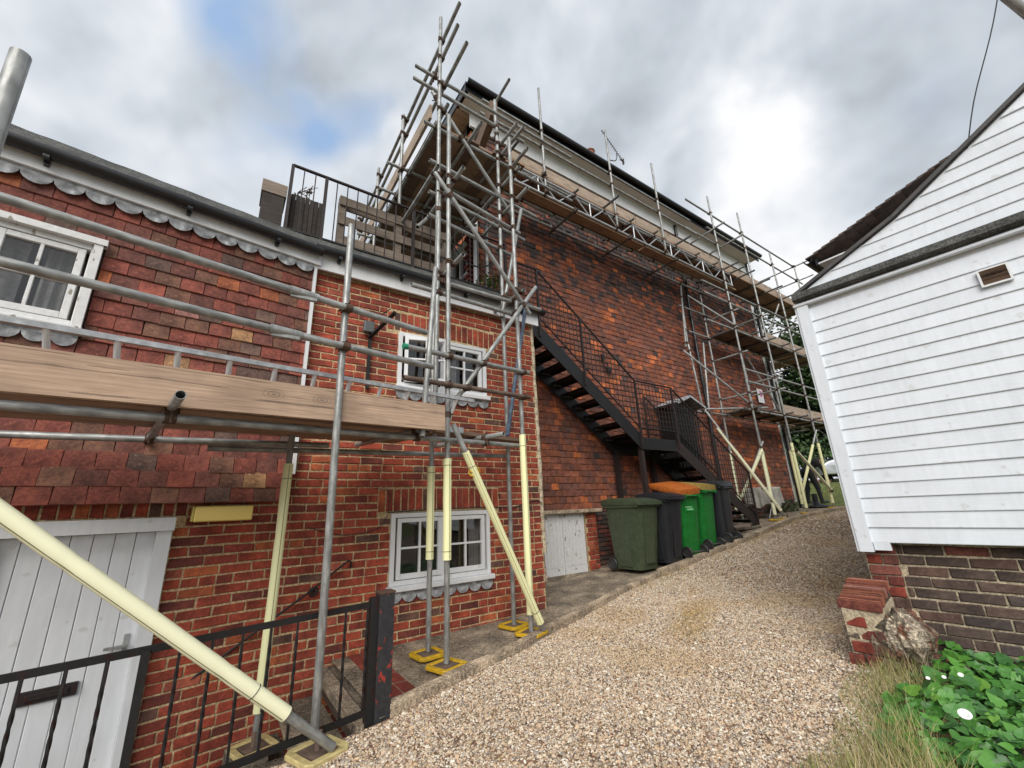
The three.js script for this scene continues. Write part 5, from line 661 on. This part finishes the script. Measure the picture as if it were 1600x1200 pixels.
// ---------------------------------------------------------------- roof terrace
{ const o = thing('terrace_railing', 'rusty black metal railing along the edge of the roof terrace', 'railing'); const z = -4.66, yb = 4.74, yt = 5.62;
  part(o, 'top_rail', bx(3.0, 0.02, 0.035, 1.72, yt, z), M.ironRust); part(o, 'bottom_rail', bx(3.0, 0.02, 0.03, 1.72, yb, z), M.iron); for (let i = 0; i <= 24; i++) { const x = 0.22 + i * 0.125, big = i % 12 === 0 || i === 3; part(o, big ? 'post' : 'baluster', bx(big ? 0.035 : 0.012, (big ? yt - 4.51 : yt - yb - 0.02), big ? 0.035 : 0.012, x, big ? (yt + 4.51) / 2 : (yt + yb) / 2, z), M.ironRust); }
  part(o, 'rope', new THREE.TubeGeometry(new THREE.CatmullRomCurve3([V(2.3, 5.35, -4.7), V(2.55, 5.12, -4.72), V(2.8, 5.12, -4.73), V(3.1, 5.3, -4.75)]), 20, 0.012, 6), M.cable); }
{ const o = thing('wooden_pallet', 'weathered grey wooden pallet standing upright behind the terrace railing', 'pallet', [0.78, 4.5, -4.82]); for (let i = 0; i < 4; i++) part(o, 'slat', rb(1.55, 0.125, 0.022, 0.004).translate(0.78, 0.1 + i * 0.285 , 0.05), M.greyWood); for (const x of [0.05, 0.78, 1.5]) part(o, 'bearer', rb(0.09, 1.05, 0.09, 0.006, x, 0.525, -0.012), M.greyWood); for (let i = 0; i < 2; i++) part(o, 'slat', rb(1.55, 0.09, 0.02, 0.004).translate(0.78, 0.1 + i * 0.86, -0.07), M.greyWood); }
{ const o = thing('slatted_planter', 'dark slatted timber planter behind the end of the terrace railing', 'planter', [0.42, 4.5, -4.86]); for (let i = 0; i < 7; i++) part(o, 'slat', rb(0.046, 0.78, 0.02, 0.004, -0.15 + i * 0.05, 0.39, 0.12), M.darkWood); for (const x of [-0.17, 0.17]) part(o, 'side', rb(0.02, 0.78, 0.24, 0.004, x, 0.39, -0.01), M.darkWood); part(o, 'soil', bx(0.32, 0.02, 0.22, 0, 0.72, -0.01), M.felt); part(o, 'liner', bx(0.32, 0.7, 0.2, 0, 0.36, -0.005), M.darkWood);
  const tw = thing('twiggy_plant', 'thin straggly plant growing out of the dark planter', 'plant', [0.42, 5.22, -4.86]); for (let i = 0; i < 6; i++) { const c = new THREE.CatmullRomCurve3([V(rr(-0.1, 0.1), 0, 0), V(rr(-0.12, 0.12), 0.15, rr(-0.05, 0.05)), V(rr(-0.16, 0.16), rr(0.25, 0.42), rr(-0.08, 0.08))]); part(tw, 'stem', new THREE.TubeGeometry(c, 8, 0.004, 5), M.darkWood); const L = []; for (let k = 0; k < 9; k++) { const p = c.getPoint(0.3 + 0.08 * k); L.push(new THREE.CircleGeometry(0.016, 5).rotateX(rr(-1, 1)).rotateY(rr(0, 6)).translate(p.x + rr(-0.03, 0.03), p.y, p.z + rr(-0.03, 0.03))); } part(tw, 'leaves', merge(L), M_(0.13, 0.09, 0.05, { side: THREE.DoubleSide })); } }
{ const o = thing('dark_crate', 'tall dark weathered timber crate at the left end of the terrace', 'crate', [0.07, 4.5, -4.8]); part(o, 'panel', rb(0.22, 0.62, 0.3, 0.006, 0, 0.31, 0), M.darkWood); part(o, 'top_board', rb(0.25, 0.16, 0.32, 0.006, 0.0, 0.705, 0), M.greyWood); }
function pot(label, x, y, z, s, r, mat, leaf) { const o = thing('plant_pot', label, 'plant pot', [x, y, z], 0, 'pots on the terrace'); part(o, 'pot', triUV(new THREE.LatheGeometry([[0.001, 0], [r * 0.75, 0], [r, s * 0.85], [r * 1.12, s * 0.86], [r * 1.12, s], [r * 0.95, s], [r * 0.9, s * 0.85], [0.001, s * 0.84]].map((p) => new THREE.Vector2(...p)), 22)), mat); if (leaf) { const L = []; for (let i = 0; i < 220; i++) { const a = rr(0, 6.28), q = Math.sqrt(rnd()) * 0.2, h = s + rr(0.02, 0.34); L.push(leafG(0.05).rotateX(rr(-1.2, 0.6)).rotateY(a).translate(Math.cos(a) * q, h, Math.sin(a) * q)); } part(o, 'foliage', merge(L), M.leafPot); for (let i = 0; i < 5; i++) part(o, 'stem', bar([0, s * 0.8, 0], [rr(-0.12, 0.12), s + 0.25, rr(-0.12, 0.12)], 0.005, 5), M.darkWood); } return o; }
function leafG(s) { const g = new THREE.BufferGeometry(); const P = [[0, 0, 0], [0.3, 0.04, 0.22], [0.36, 0.02, 0.5], [0.2, -0.02, 0.8], [0, -0.08, 1.05], [-0.2, -0.02, 0.8], [-0.36, 0.02, 0.5], [-0.3, 0.04, 0.22], [0, -0.03, 0.5]].map(([x, y, z]) => V(x * s, y * s * 1.4, z * s)); const I = []; for (let i = 0; i < 8; i++) I.push(P[8], P[i], P[(i + 1) % 8]); g.setFromPoints(I); g.computeVertexNormals(); return triUV(g); }
M.leafPot = M_(0.10, 0.16, 0.03, { side: THREE.DoubleSide, rough: 0.6 });
pot('round terracotta tub by the terrace door', 2.62, 4.5, -4.95, 0.26, 0.16, M.terracotta, false);
pot('pale pot with a leafy green plant on the terrace', 3.05, 4.5, -4.9, 0.26, 0.13, M_(0.45, 0.3, 0.26, { map: T.fine }), true);

// ---------------------------------------------------------------- gravel stones, weeds, grass, bindweed
const dummy = new THREE.Object3D();
const straw = (x, z) => { const dx = x - 3.95, dz = z + 2.8, a = dx * 0.9 - dz * 0.43, b = dx * 0.43 + dz * 0.9; return clamp(1.5 * Math.exp(-((a / 0.62) ** 2 + (b / 0.17) ** 2)) * (0.3 + 1.3 * fbm(x * 4, z * 4, 3, 0, 17)) - 0.12); };
function stoneG(sd) { const g = new THREE.IcosahedronGeometry(1, 0), p = g.attributes.position; for (let i = 0; i < p.count; i++) { const k = 0.75 + 0.5 * hash(Math.round(p.getX(i) * 50), Math.round(p.getY(i) * 50 + p.getZ(i) * 977), sd); p.setXYZ(i, p.getX(i) * k, p.getY(i) * k * 0.62, p.getZ(i) * k * 0.85); } g.computeVertexNormals(); return g; }
{
  const C = [[0.55, 0.45, 0.33], [0.46, 0.34, 0.22], [0.60, 0.52, 0.41], [0.36, 0.26, 0.17], [0.68, 0.62, 0.52], [0.52, 0.39, 0.27], [0.34, 0.29, 0.25], [0.56, 0.40, 0.26]];
  const zmin = (x) => (x < 1 ? -2.95 : kz(x) + 0.07), spots = [];
  const fill = (x0, x1, z1, dens, s) => { const n = Math.round((x1 - x0) * 4 * dens); for (let i = 0; i < n; i++) { const x = rr(x0, x1), z = rr(-4.4, z1); if (z < zmin(x) || (x > 3.9 && z > -1.45)) continue; spots.push([x, z, s]); } };
  fill(0.2, 3, 0.2, 9500, 0.0072); fill(3, 5.5, -0.6, 6500, 0.0078); fill(5.5, 9, -1.3, 2600, 0.010); fill(9, 14, -1.3, 900, 0.013);
  for (let i = 0; i < 900; i++) { const x = rr(1.1, 9); spots.push([x, kz(x) - 0.02 - Math.abs(rr(-1, 1)) * rr(0, 0.3), 0.006]); }
  const o = [0, 1, 2].map((k) => spots.filter((_, i) => i % 3 === k)).map((L, k) => { const m = new THREE.InstancedMesh(stoneG(k + 5), M_(1, 1, 1, { rough: 0.8 }), L.length), c = new THREE.Color(); L.forEach(([x, z, s], i) => { dummy.position.set(x, gg(x, z) + 0.03 * (fbm(x * 1.7 + 30, z * 1.7 + 50, 4) - 0.5) + s * 0.25, z); dummy.rotation.set(rr(-0.5, 0.5), rr(0, 6.28), rr(-0.5, 0.5)); const q = s * rr(0.5, 1.2) * (rnd() < 0.04 ? 1.9 : 1); dummy.scale.set(q * rr(0.8, 1.3), q, q); dummy.updateMatrix(); m.setMatrixAt(i, dummy.matrix); const p = pick(C), b = rr(0.8, 1.15); const moss = sstep(0.58, 0.7, fbm(x * 1.3, z * 1.3, 4, 0, 91)) * 0.35 + 0.95 * straw(x, z) * rnd(); c.setRGB(lerp(p[0] * b, 0.42, moss), lerp(p[1] * b, 0.28, moss), lerp(p[2] * b, 0.12, moss)); m.setColorAt(i, c); }); m.name = numbered('gravel_stones'); m.userData = { label: ['pinkish shingle stones scattered over the drive', 'beige rounded pebbles scattered over the drive', 'pale flat shingle pieces scattered over the drive'][k], category: 'gravel', kind: 'stuff' }; m.castShadow = m.receiveShadow = true; scene.add(m); return m; });
}
function bladeG() { const g = new THREE.BufferGeometry(), P = []; const w = 0.5; const pt = (t) => [V(-w * (1 - t), t, t * t * 0.35), V(w * (1 - t), t, t * t * 0.35)]; for (let i = 0; i < 3; i++) { const [a, b] = pt(i / 3), [c, d] = pt((i + 1) / 3); P.push(a, b, d, a, d, c); } g.setFromPoints(P); g.computeVertexNormals(); return g; }
function grass(name, label, spots, cols, h0, h1, w) { const m = new THREE.InstancedMesh(bladeG(), M_(1, 1, 1, { side: THREE.DoubleSide, rough: 0.8 }), spots.length), c = new THREE.Color(); spots.forEach(([x, y, z, k = 1], i) => { dummy.position.set(x, y, z); dummy.rotation.set(rr(-0.35, 0.35), rr(0, 6.28), rr(-0.35, 0.35)); const h = rr(h0, h1) * k; dummy.scale.set(w, h, h); dummy.updateMatrix(); m.setMatrixAt(i, dummy.matrix); const p = pick(cols), b = rr(0.75, 1.2); c.setRGB(p[0] * b, p[1] * b, p[2] * b); m.setColorAt(i, c); }); m.name = numbered(name); m.userData = { label, category: 'grass', kind: 'stuff' }; m.castShadow = m.receiveShadow = true; scene.add(m); }
{ const S = []; for (let i = 0; i < 14000; i++) { const x = rr(2.1, 3.85), z = rr(-1.6, 0.4); const e = 0.5 * fbm(x * 2.6, z * 2.6, 3, 0, 5) + (z + 1.36 - (3.4 - x) * 0.17) * 2.2; if (e < 0.22 || rnd() > e + 0.45) continue; if (z > -1.0 + 0.35 * fbm(x * 3, 9, 2) + (3.3 - x) * 0.2) continue; S.push([x, gg(x, z), z, clamp((e - 0.1) * 1.3, 0.3, 1)]); } grass('dry_grass', 'long straw-coloured grass tufts at the foot of the low wall', S, [[0.36, 0.30, 0.12], [0.44, 0.36, 0.18], [0.22, 0.25, 0.07], [0.14, 0.2, 0.05], [0.5, 0.42, 0.24]], 0.09, 0.25, 0.0045); }
{ const S = []; for (let i = 0; i < 3600; i++) { const x = rr(4.6, 13.9), z = kz(x) + 0.07 + Math.abs(rr(-1, 1) * rr(0, 0.35)); if (fbm(x * 2.3, z * 4, 3, 0, 44) < 0.47) continue; S.push([x, gy(x), z]); } for (let i = 0; i < 9000; i++) { const x = rr(3.1, 4.9), z = rr(-3.4, -2.2); if (rnd() < straw(x, z)) S.push([x, gy(x), z, 0.5]); } for (let i = 0; i < 60; i++) { const cx = rr(1.2, 9), cz = rr(kz(cx) + 0.2, -1.6); for (let j = 0; j < 10; j++) S.push([cx + rr(-0.04, 0.04), gy(cx), cz + rr(-0.04, 0.04), 0.6]); } grass('verge_weeds', 'dry brown weeds and moss creeping along the kerb', S, [[0.42, 0.28, 0.12], [0.5, 0.36, 0.16], [0.3, 0.22, 0.09], [0.16, 0.16, 0.06]], 0.015, 0.06, 0.006); }
{ // bindweed mound
  const o = thing('bindweed', 'mound of bright green bindweed leaves with white flowers against the dark brick plinth', 'plant', [3.7, 0.42, -0.4]);
  const mats = [[0.05, 0.17, 0.025], [0.075, 0.22, 0.03], [0.035, 0.12, 0.025], [0.12, 0.27, 0.035]].map(([r, g, b]) => M_(r, g, b, { side: THREE.DoubleSide, rough: 0.5, phys: true, transmission: 0.0 }));
  const heart = (s) => { const g = new THREE.BufferGeometry(), c = [[0, 0, 0.12], [0.22, 0.05, -0.02], [0.42, 0.02, 0.14], [0.44, -0.02, 0.4], [0.26, -0.03, 0.74], [0, -0.12, 1.1], [-0.26, -0.03, 0.74], [-0.44, -0.02, 0.4], [-0.42, 0.02, 0.14], [-0.22, 0.05, -0.02]].map(([x, y, z]) => V(x * s, y * s, z * s)), m = V(0, -0.05 * s, 0.45 * s), P = []; for (let i = 0; i < 10; i++) P.push(m, c[i], c[(i + 1) % 10]); g.setFromPoints(P); g.computeVertexNormals(); return g; };
  const G = [heart(0.05), heart(0.062), heart(0.04), heart(0.07)];
  const wallX = (z) => 4.36 + (z + 1.37) * 0.0766; // house plinth face
  const hgt = (x, z) => { const d = wallX(z) - x; const base = 0.17; const edge = Math.sqrt(sstep(1.55 + 0.35 * fbm(z * 3, 2, 3) + 0.9 * clamp(z + 1), 0.8, d)); return edge * base * (0.55 + 0.9 * fbm(x * 3.2, z * 3.2, 3, 0, 8)) * sstep(-1.22, -0.9, z - 0.1 * (d - 0.5) + 0.25 * (fbm(x * 5, 3, 2) - 0.5)); };
  const L = []; let tries = 0; while (L.length < 6500 && tries++ < 90000) { const z = rr(-1.25, 1.6), x = wallX(z) - 0.02 - rr(0, 2.1), h = hgt(x, z); if (h < 0.04) continue; const lay_ = rnd() < 0.75 ? 1 : rr(0.5, 1); const e = 0.03, nx = -(hgt(x + e, z) - hgt(x - e, z)) / (2 * e), nz = -(hgt(x, z + e) - hgt(x, z - e)) / (2 * e); L.push({ p: V(x, gg(3.6, z) + h * lay_ + rr(-0.03, 0.04), z), n: V(nx * 0.5 + rr(-1.1, 0.35), 0.9, nz * 0.5 + rr(-0.7, 0.7)).normalize(), a: rr(0, 6.28), g: Math.floor(rnd() * 4), k: rnd() < 0.4 ? 0 : rnd() < 0.55 ? 1 : rnd() < 0.75 ? 2 : 3, s: rr(0.75, 1.3) }); }
  const inv = V(-3.7, -0.42, 0.4); const mat4 = (l) => { const q = new THREE.Quaternion().setFromUnitVectors(V(0, 1, 0), l.n).multiply(new THREE.Quaternion().setFromAxisAngle(V(0, 1, 0), l.a)); return new THREE.Matrix4().compose(l.p.clone().add(inv), q, V(l.s, l.s, l.s)); };
  const fwd = V(0, 0, -1).applyEuler(camera.rotation); L.sort((a, b) => (a.p.distanceTo(camP) - (a.p.z < 0 ? 2 : 0)) - (b.p.distanceTo(camP) - (b.p.z < 0 ? 2 : 0)));
  L.slice(0, 300).forEach((l) => { const m = part(o, 'leaf', G[l.g], mats[l.k]); mat4(l).decompose(m.position, m.quaternion, m.scale); });
  const rest = L.slice(300), R_ = [0, 1, 2, 3].map((k) => rest.filter((l) => l.k === k)), bm = mats[0].clone(); bm.color.setRGB(1, 1, 1); bm.vertexColors = true;
  const gs = rest.map((l) => { const g = G[l.g].clone().applyMatrix4(mat4(l)), n = g.attributes.position.count, c = new Float32Array(n * 3), q = mats[l.k].color; for (let i = 0; i < n; i++) { c[3 * i] = q.r; c[3 * i + 1] = q.g; c[3 * i + 2] = q.b; } g.setAttribute('color', new THREE.BufferAttribute(c, 3)); return g; }); const rm = part(o, 'leaf_mass', mergeGeometries(gs), bm); rm.userData.kind = 'stuff';
  for (const [x, y, z, s] of [[3.1, 0.56, -0.76, 0.026], [3.6, 0.60, -0.85, 0.013], [3.5, 0.60, -0.9, 0.010], [3.42, 0.60, -0.95, 0.010]]) { const f = part(o, 'flower', new THREE.LatheGeometry([[0.1, 0], [0.25, 0.5], [0.6, 0.85], [1, 1], [0.97, 1.02], [0.58, 0.88]].map((p) => new THREE.Vector2(p[0] * s, p[1] * s)), 14), M_(0.82, 0.83, 0.8, { side: THREE.DoubleSide, rough: 0.6 })); f.position.set(x - 3.7, y - 0.42, z + 0.4); f.rotation.set(0.2, 0, 0.6); }
  const st = []; for (let i = 0; i < 40; i++) { const l = pick(L); st.push(bar([l.p.x - 3.7 + rr(-0.1, 0.1), 0, l.p.z + 0.4 + rr(-0.1, 0.1)], [l.p.x - 3.7, l.p.y - 0.42, l.p.z + 0.4], 0.003, 4)); } part(o, 'stems', merge(st), mats[2]);
}
// ---------------------------------------------------------------- trees
function tree(label, x, z, h, r, n, col) {
  const y0 = gy(x) - 0.05, o = thing('tree', label, 'tree', [x, y0, z], 0, 'trees beyond the drive'); const limbs = [];
  const g0 = new THREE.CylinderGeometry(0.09, 0.2, h * 0.55, 9, 6).translate(0, h * 0.275, 0); limbs.push(g0); const cl = [];
  for (let i = 0; i < 46; i++) { const a = rr(0, 6.28), e = rr(-0.72, 1), q = r * Math.sqrt(1 - Math.max(0, e) ** 2 * 0.6) * rr(0.35, 1), c = V(Math.cos(a) * q, h * (0.42 + 0.48 * e), Math.sin(a) * q); cl.push([c, rr(0.35, 0.75) * r * 0.6]); if (i < 12) limbs.push(bar([0, h * rr(0.2, 0.5), 0], c.toArray(), 0.035, 5)); }
  part(o, 'trunk', merge(limbs.map((g) => triUV(g))), M.darkWood);
  const m = new THREE.InstancedMesh(leafG(1), M_(1, 1, 1, { side: THREE.DoubleSide, rough: 0.6 }), n), c = new THREE.Color();
  for (let i = 0; i < n; i++) { const [p, q] = pick(cl), u = V(rr(-1, 1), rr(-1, 1), rr(-1, 1)); if (u.length() > 1) u.normalize(); u.multiplyScalar(q * (0.6 + 0.5 * rnd())); dummy.position.copy(p).add(u); dummy.rotation.set(rr(-1.3, 1.3), rr(0, 6.28), rr(-1, 1)); const s = rr(0.14, 0.26); dummy.scale.set(s, s, s); dummy.updateMatrix(); m.setMatrixAt(i, dummy.matrix); const b = rr(0.6, 1.5); c.setRGB(col[0] * b, col[1] * b, col[2] * b * rr(0.7, 1.2)); m.setColorAt(i, c); }
  m.name = 'crown'; m.userData.kind = 'stuff'; m.castShadow = m.receiveShadow = true; o.add(m);
}
tree('tall broad tree behind the far end of the scaffold', 26, -10.5, 11.0, 3.6, 15000, [0.05, 0.09, 0.028]);
tree('dark green tree between the scaffold and the white house', 30, -8.2, 10.0, 3.4, 15000, [0.03, 0.06, 0.02]);
tree('low bushy tree half hidden behind the white house corner', 33, -7.2, 8.5, 3.8, 14000, [0.035, 0.07, 0.022]);
tree('dark shrubby tree behind the far downpipe', 31, -11.5, 8.0, 3.6, 13000, [0.025, 0.05, 0.018]);
{ const S = []; for (let i = 0; i < 5000; i++) { const x = rr(14.2, 21), z = rr(-9, -3.2); S.push([x, gy(x) - 0.03, z]); } grass('lawn_blades', 'rough green lawn beyond the end of the pavement', S, [[0.12, 0.2, 0.05], [0.2, 0.24, 0.08], [0.28, 0.26, 0.12]], 0.04, 0.1, 0.02); }
{ const o = thing('corner_shrub', 'low green shrub at the foot of the far downpipe', 'shrub', [12.4, gy(12.4), -5.45]); const L = []; for (let i = 0; i < 500; i++) { const a = rr(0, 6.28), q = Math.sqrt(rnd()); L.push(leafG(0.06).rotateX(rr(-1.2, 0.8)).rotateY(a).translate(Math.cos(a) * q * 0.75, rr(0.02, 0.42) * (1 - 0.5 * q), Math.sin(a) * q * 0.2)); } part(o, 'foliage', merge(L), M_(0.05, 0.075, 0.03, { side: THREE.DoubleSide })); for (let i = 0; i < 6; i++) part(o, 'stem', bar([rr(-0.4, 0.4), 0, 0], [rr(-0.5, 0.5), 0.3, rr(-0.1, 0.1)], 0.008, 5), M.darkWood); }
{ const o = thing('rubber_foot', 'black rubber cone foot at the base of the far downpipe', 'cone base', [13.9, gy(13.9), -5.25]); part(o, 'cone', triUV(new THREE.LatheGeometry([[0.001, 0.2], [0.06, 0.2], [0.1, 0.1], [0.3, 0.06], [0.34, 0.0], [0.001, 0]].map((p) => new THREE.Vector2(...p)), 20)), M.gutter); part(o, 'collar', cyl(0.07, 0.07, 0.2, 14, 0, 0.28, 0), M.gutter); }
// ---------------------------------------------------------------- person bending, and car
{
  const X = 16.0, Zp = -6.1, o = thing('person', 'person in black bending forward beyond the far scaffold props', 'person', [X, gy(X), Zp], -0.35);
  const bones = [[[0.0, 0.98, -0.1], [0.02, 0.5, -0.12], 0.1, 0.075], [[0.02, 0.5, -0.12], [-0.06, 0.07, -0.13], 0.072, 0.05], [[-0.06, 0.05, -0.13], [0.12, 0.03, -0.15], 0.05, 0.04], [[0.0, 0.98, 0.1], [0.12, 0.52, 0.16], 0.1, 0.075], [[0.12, 0.52, 0.16], [0.1, 0.07, 0.22], 0.072, 0.05], [[0.1, 0.05, 0.22], [0.28, 0.03, 0.24], 0.05, 0.04], [[0.0, 1.0, -0.06], [0.0, 1.0, 0.06], 0.14, 0.14], [[0.0, 1.02, 0], [0.3, 1.28, 0], 0.14, 0.15], [[0.3, 1.28, -0.12], [0.3, 1.28, 0.12], 0.12, 0.12], [[0.34, 1.3, 0], [0.46, 1.34, 0], 0.06, 0.055], [[0.33, 1.27, -0.2], [0.42, 1.0, -0.24], 0.055, 0.045], [[0.42, 1.0, -0.24], [0.55, 0.8, -0.2], 0.043, 0.034], [[0.33, 1.27, 0.2], [0.42, 1.0, 0.26], 0.055, 0.045], [[0.42, 1.0, 0.26], [0.56, 0.79, 0.2], 0.043, 0.034]];
  const sdf = (L) => (x, y, z) => { let d = 1e9, k = 0.03; for (const [a, b, r0, r1] of L) { const ax = x - a[0], ay = y - a[1], az = z - a[2], bx_ = b[0] - a[0], by = b[1] - a[1], bz = b[2] - a[2], t = clamp((ax * bx_ + ay * by + az * bz) / (bx_ * bx_ + by * by + bz * bz)), q = Math.hypot(ax - bx_ * t, ay - by * t, az - bz * t) - lerp(r0, r1, t); const h = clamp(0.5 + 0.5 * (d - q) / k); d = d === 1e9 ? q : lerp(d, q, h) - k * h * (1 - h); } return d; };
  const mc = (f, c, half, res) => { const m = new MarchingCubes(res, new THREE.MeshBasicMaterial(), false, false, 90000); m.isolation = 0; const n = m.size; for (let k = 0; k < n; k++) for (let j = 0; j < n; j++) for (let i = 0; i < n; i++) { const h = n / 2; m.field[k * n * n + j * n + i] = -f(c[0] + (i - h) / h * half, c[1] + (j - h) / h * half, c[2] + (k - h) / h * half); } m.update(); const g = new THREE.BufferGeometry(), cnt = m.count ?? m.geometry.drawRange.count; const P = new Float32Array(cnt * 3); for (let i = 0; i < cnt; i++) for (let a = 0; a < 3; a++) P[3 * i + a] = m.positionArray[3 * i + a] * half + c[a]; g.setAttribute('position', new THREE.BufferAttribute(P, 3)); g.computeVertexNormals(); return triUV(toCreasedNormals(g, 3)); };
  const hand = (s) => { const L = [[[0.56, 0.78, s * 0.2], [0.6, 0.71, s * 0.19], 0.03, 0.032]]; for (let i = 0; i < 4; i++) { const dz = (i - 1.5) * 0.021, l = [0.05, 0.062, 0.058, 0.045][i]; L.push([[0.605, 0.705, s * 0.19 + dz], [0.62, 0.705 - l * 0.6, s * 0.19 + dz], 0.0095, 0.009], [[0.62, 0.705 - l * 0.6, s * 0.19 + dz], [0.605, 0.705 - l * 1.3, s * 0.19 + dz], 0.009, 0.008]); } L.push([[0.575, 0.74, s * 0.17], [0.61, 0.70, s * 0.15], 0.012, 0.0095]); return L; };
  const body = mc(sdf(bones), [0.2, 0.72, 0], 0.8, 96);
  part(o, 'clothed_body', body, M_(0.018, 0.018, 0.02, { map: T.fine, rough: 0.9 }));
  const skin = M_(0.45, 0.26, 0.19, { rough: 0.6 });
  const headL = [[[0.5, 1.36, 0], [0.56, 1.38, 0], 0.085, 0.095], [[0.58, 1.32, 0], [0.62, 1.3, 0], 0.06, 0.05], [[0.655, 1.36, 0], [0.672, 1.345, 0], 0.018, 0.014], [[0.54, 1.36, -0.095], [0.55, 1.37, -0.1], 0.018, 0.02], [[0.54, 1.36, 0.095], [0.55, 1.37, 0.1], 0.018, 0.02]];
  part(o, 'head', mc(sdf(headL), [0.57, 1.36, 0], 0.17, 56), skin); part(o, 'hair', mc((x, y, z) => Math.max(Math.hypot(x - 0.535, y - 1.385, z) - 0.105, (x - 0.58) - (y - 1.38) * 0.8), [0.535, 1.385, 0], 0.14, 40), M_(0.03, 0.025, 0.02, {}));
  for (const s of [-1, 1]) { part(o, 'forearm_hand', mc(sdf([...hand(s), [[0.47, 0.93, s * 0.225], [0.56, 0.79, s * 0.2], 0.047, 0.036]]), [0.54, 0.78, s * 0.2], 0.2, 64), skin); part(o, 'eye', new THREE.SphereGeometry(0.011, 8, 6).translate(0.648, 1.385, s * 0.034), M.tie); part(o, 'shoe', rb(0.27, 0.09, 0.1, 0.03, s < 0 ? 0.04 : 0.2, 0.045, s < 0 ? -0.14 : 0.23), M.tie); }
  part(o, 'mouth', bx(0.01, 0.006, 0.04, 0.668, 1.305, 0), M_(0.25, 0.09, 0.08, {}));
}
{
  const x0 = 25.5, z0 = -7.35, o = thing('parked_car', 'silver hatchback car parked on the rise beyond the lawn', 'car', [x0, gy(x0) + 0.0, z0], -0.75);
  const silver = M_(0.55, 0.57, 0.6, { metalness: 0.6, rough: 0.3, phys: true, clearcoat: 1, clearcoatRoughness: 0.1 });
  const s = new THREE.Shape(); s.moveTo(-2, 0.3); s.lineTo(-2.05, 0.62); s.quadraticCurveTo(-1.95, 0.85, -1.2, 0.92); s.lineTo(1.75, 0.98); s.quadraticCurveTo(2.05, 0.9, 2.05, 0.55); s.lineTo(2.0, 0.3); s.lineTo(1.62, 0.28); s.absarc(1.25, 0.3, 0.36, 0, Math.PI, false); s.lineTo(-0.9, 0.26); s.absarc(-1.28, 0.3, 0.36, 0, Math.PI, false); s.lineTo(-2, 0.3);
  part(o, 'body', triUV(toCreasedNormals(new THREE.ExtrudeGeometry(s, { depth: 1.6, bevelEnabled: true, bevelSize: 0.06, bevelThickness: 0.08, bevelSegments: 3 }).translate(0, 0, -0.8), 0.6)), silver);
  const c = new THREE.Shape(); c.moveTo(-1.1, 0.93); c.lineTo(-0.4, 1.42); c.quadraticCurveTo(0.4, 1.5, 1.1, 1.4); c.lineTo(1.7, 0.98); part(o, 'cabin', triUV(toCreasedNormals(new THREE.ExtrudeGeometry(c, { depth: 1.26, bevelEnabled: true, bevelSize: 0.05, bevelThickness: 0.1, bevelSegments: 3 }).translate(0, 0, -0.63), 0.6)), silver);
  const dg = M_(0.02, 0.03, 0.04, { rough: 0.08 }); for (const q of [-1, 1]) { const w = new THREE.Shape(); w.moveTo(-0.9, 0.98); w.lineTo(-0.35, 1.36); w.lineTo(1.0, 1.36); w.lineTo(1.45, 1.02); part(o, 'side_window', new THREE.ExtrudeGeometry(w, { depth: 0.02, bevelEnabled: false }).translate(0, 0, q * 0.745 - 0.01), dg); part(o, 'headlight', rb(0.1, 0.14, 0.3, 0.03, -1.98, 0.7, q * 0.6), M_(0.8, 0.8, 0.8, { rough: 0.1 })); part(o, 'door_handle', rb(0.18, 0.03, 0.03, 0.01, 0.35, 0.85, q * 0.9), silver); part(o, 'mirror', rb(0.12, 0.12, 0.2, 0.03, -0.75, 1.0, q * 0.95), silver); }
  part(o, 'windscreen', beam([-1.12, 0.97, 0], [-0.42, 1.42, 0], 0.02, 1.2), dg);
  for (const [x, z] of [[-1.28, -0.78], [-1.28, 0.78], [1.25, -0.78], [1.25, 0.78]]) { const w = new THREE.Group(); w.name = 'wheel'; o.add(w); w.position.set(x, 0.31, z); part(w, 'tyre', new THREE.TorusGeometry(0.24, 0.08, 10, 24), M.tie); part(w, 'rim', merge([cyl(0.2, 0.2, 0.1, 20).rotateX(Math.PI / 2), ...[0, 1, 2, 3, 4].map((i) => bx(0.05, 0.36, 0.13).rotateZ(i * 0.628))]), M.alu); }
}
renderer.render(scene, camera);
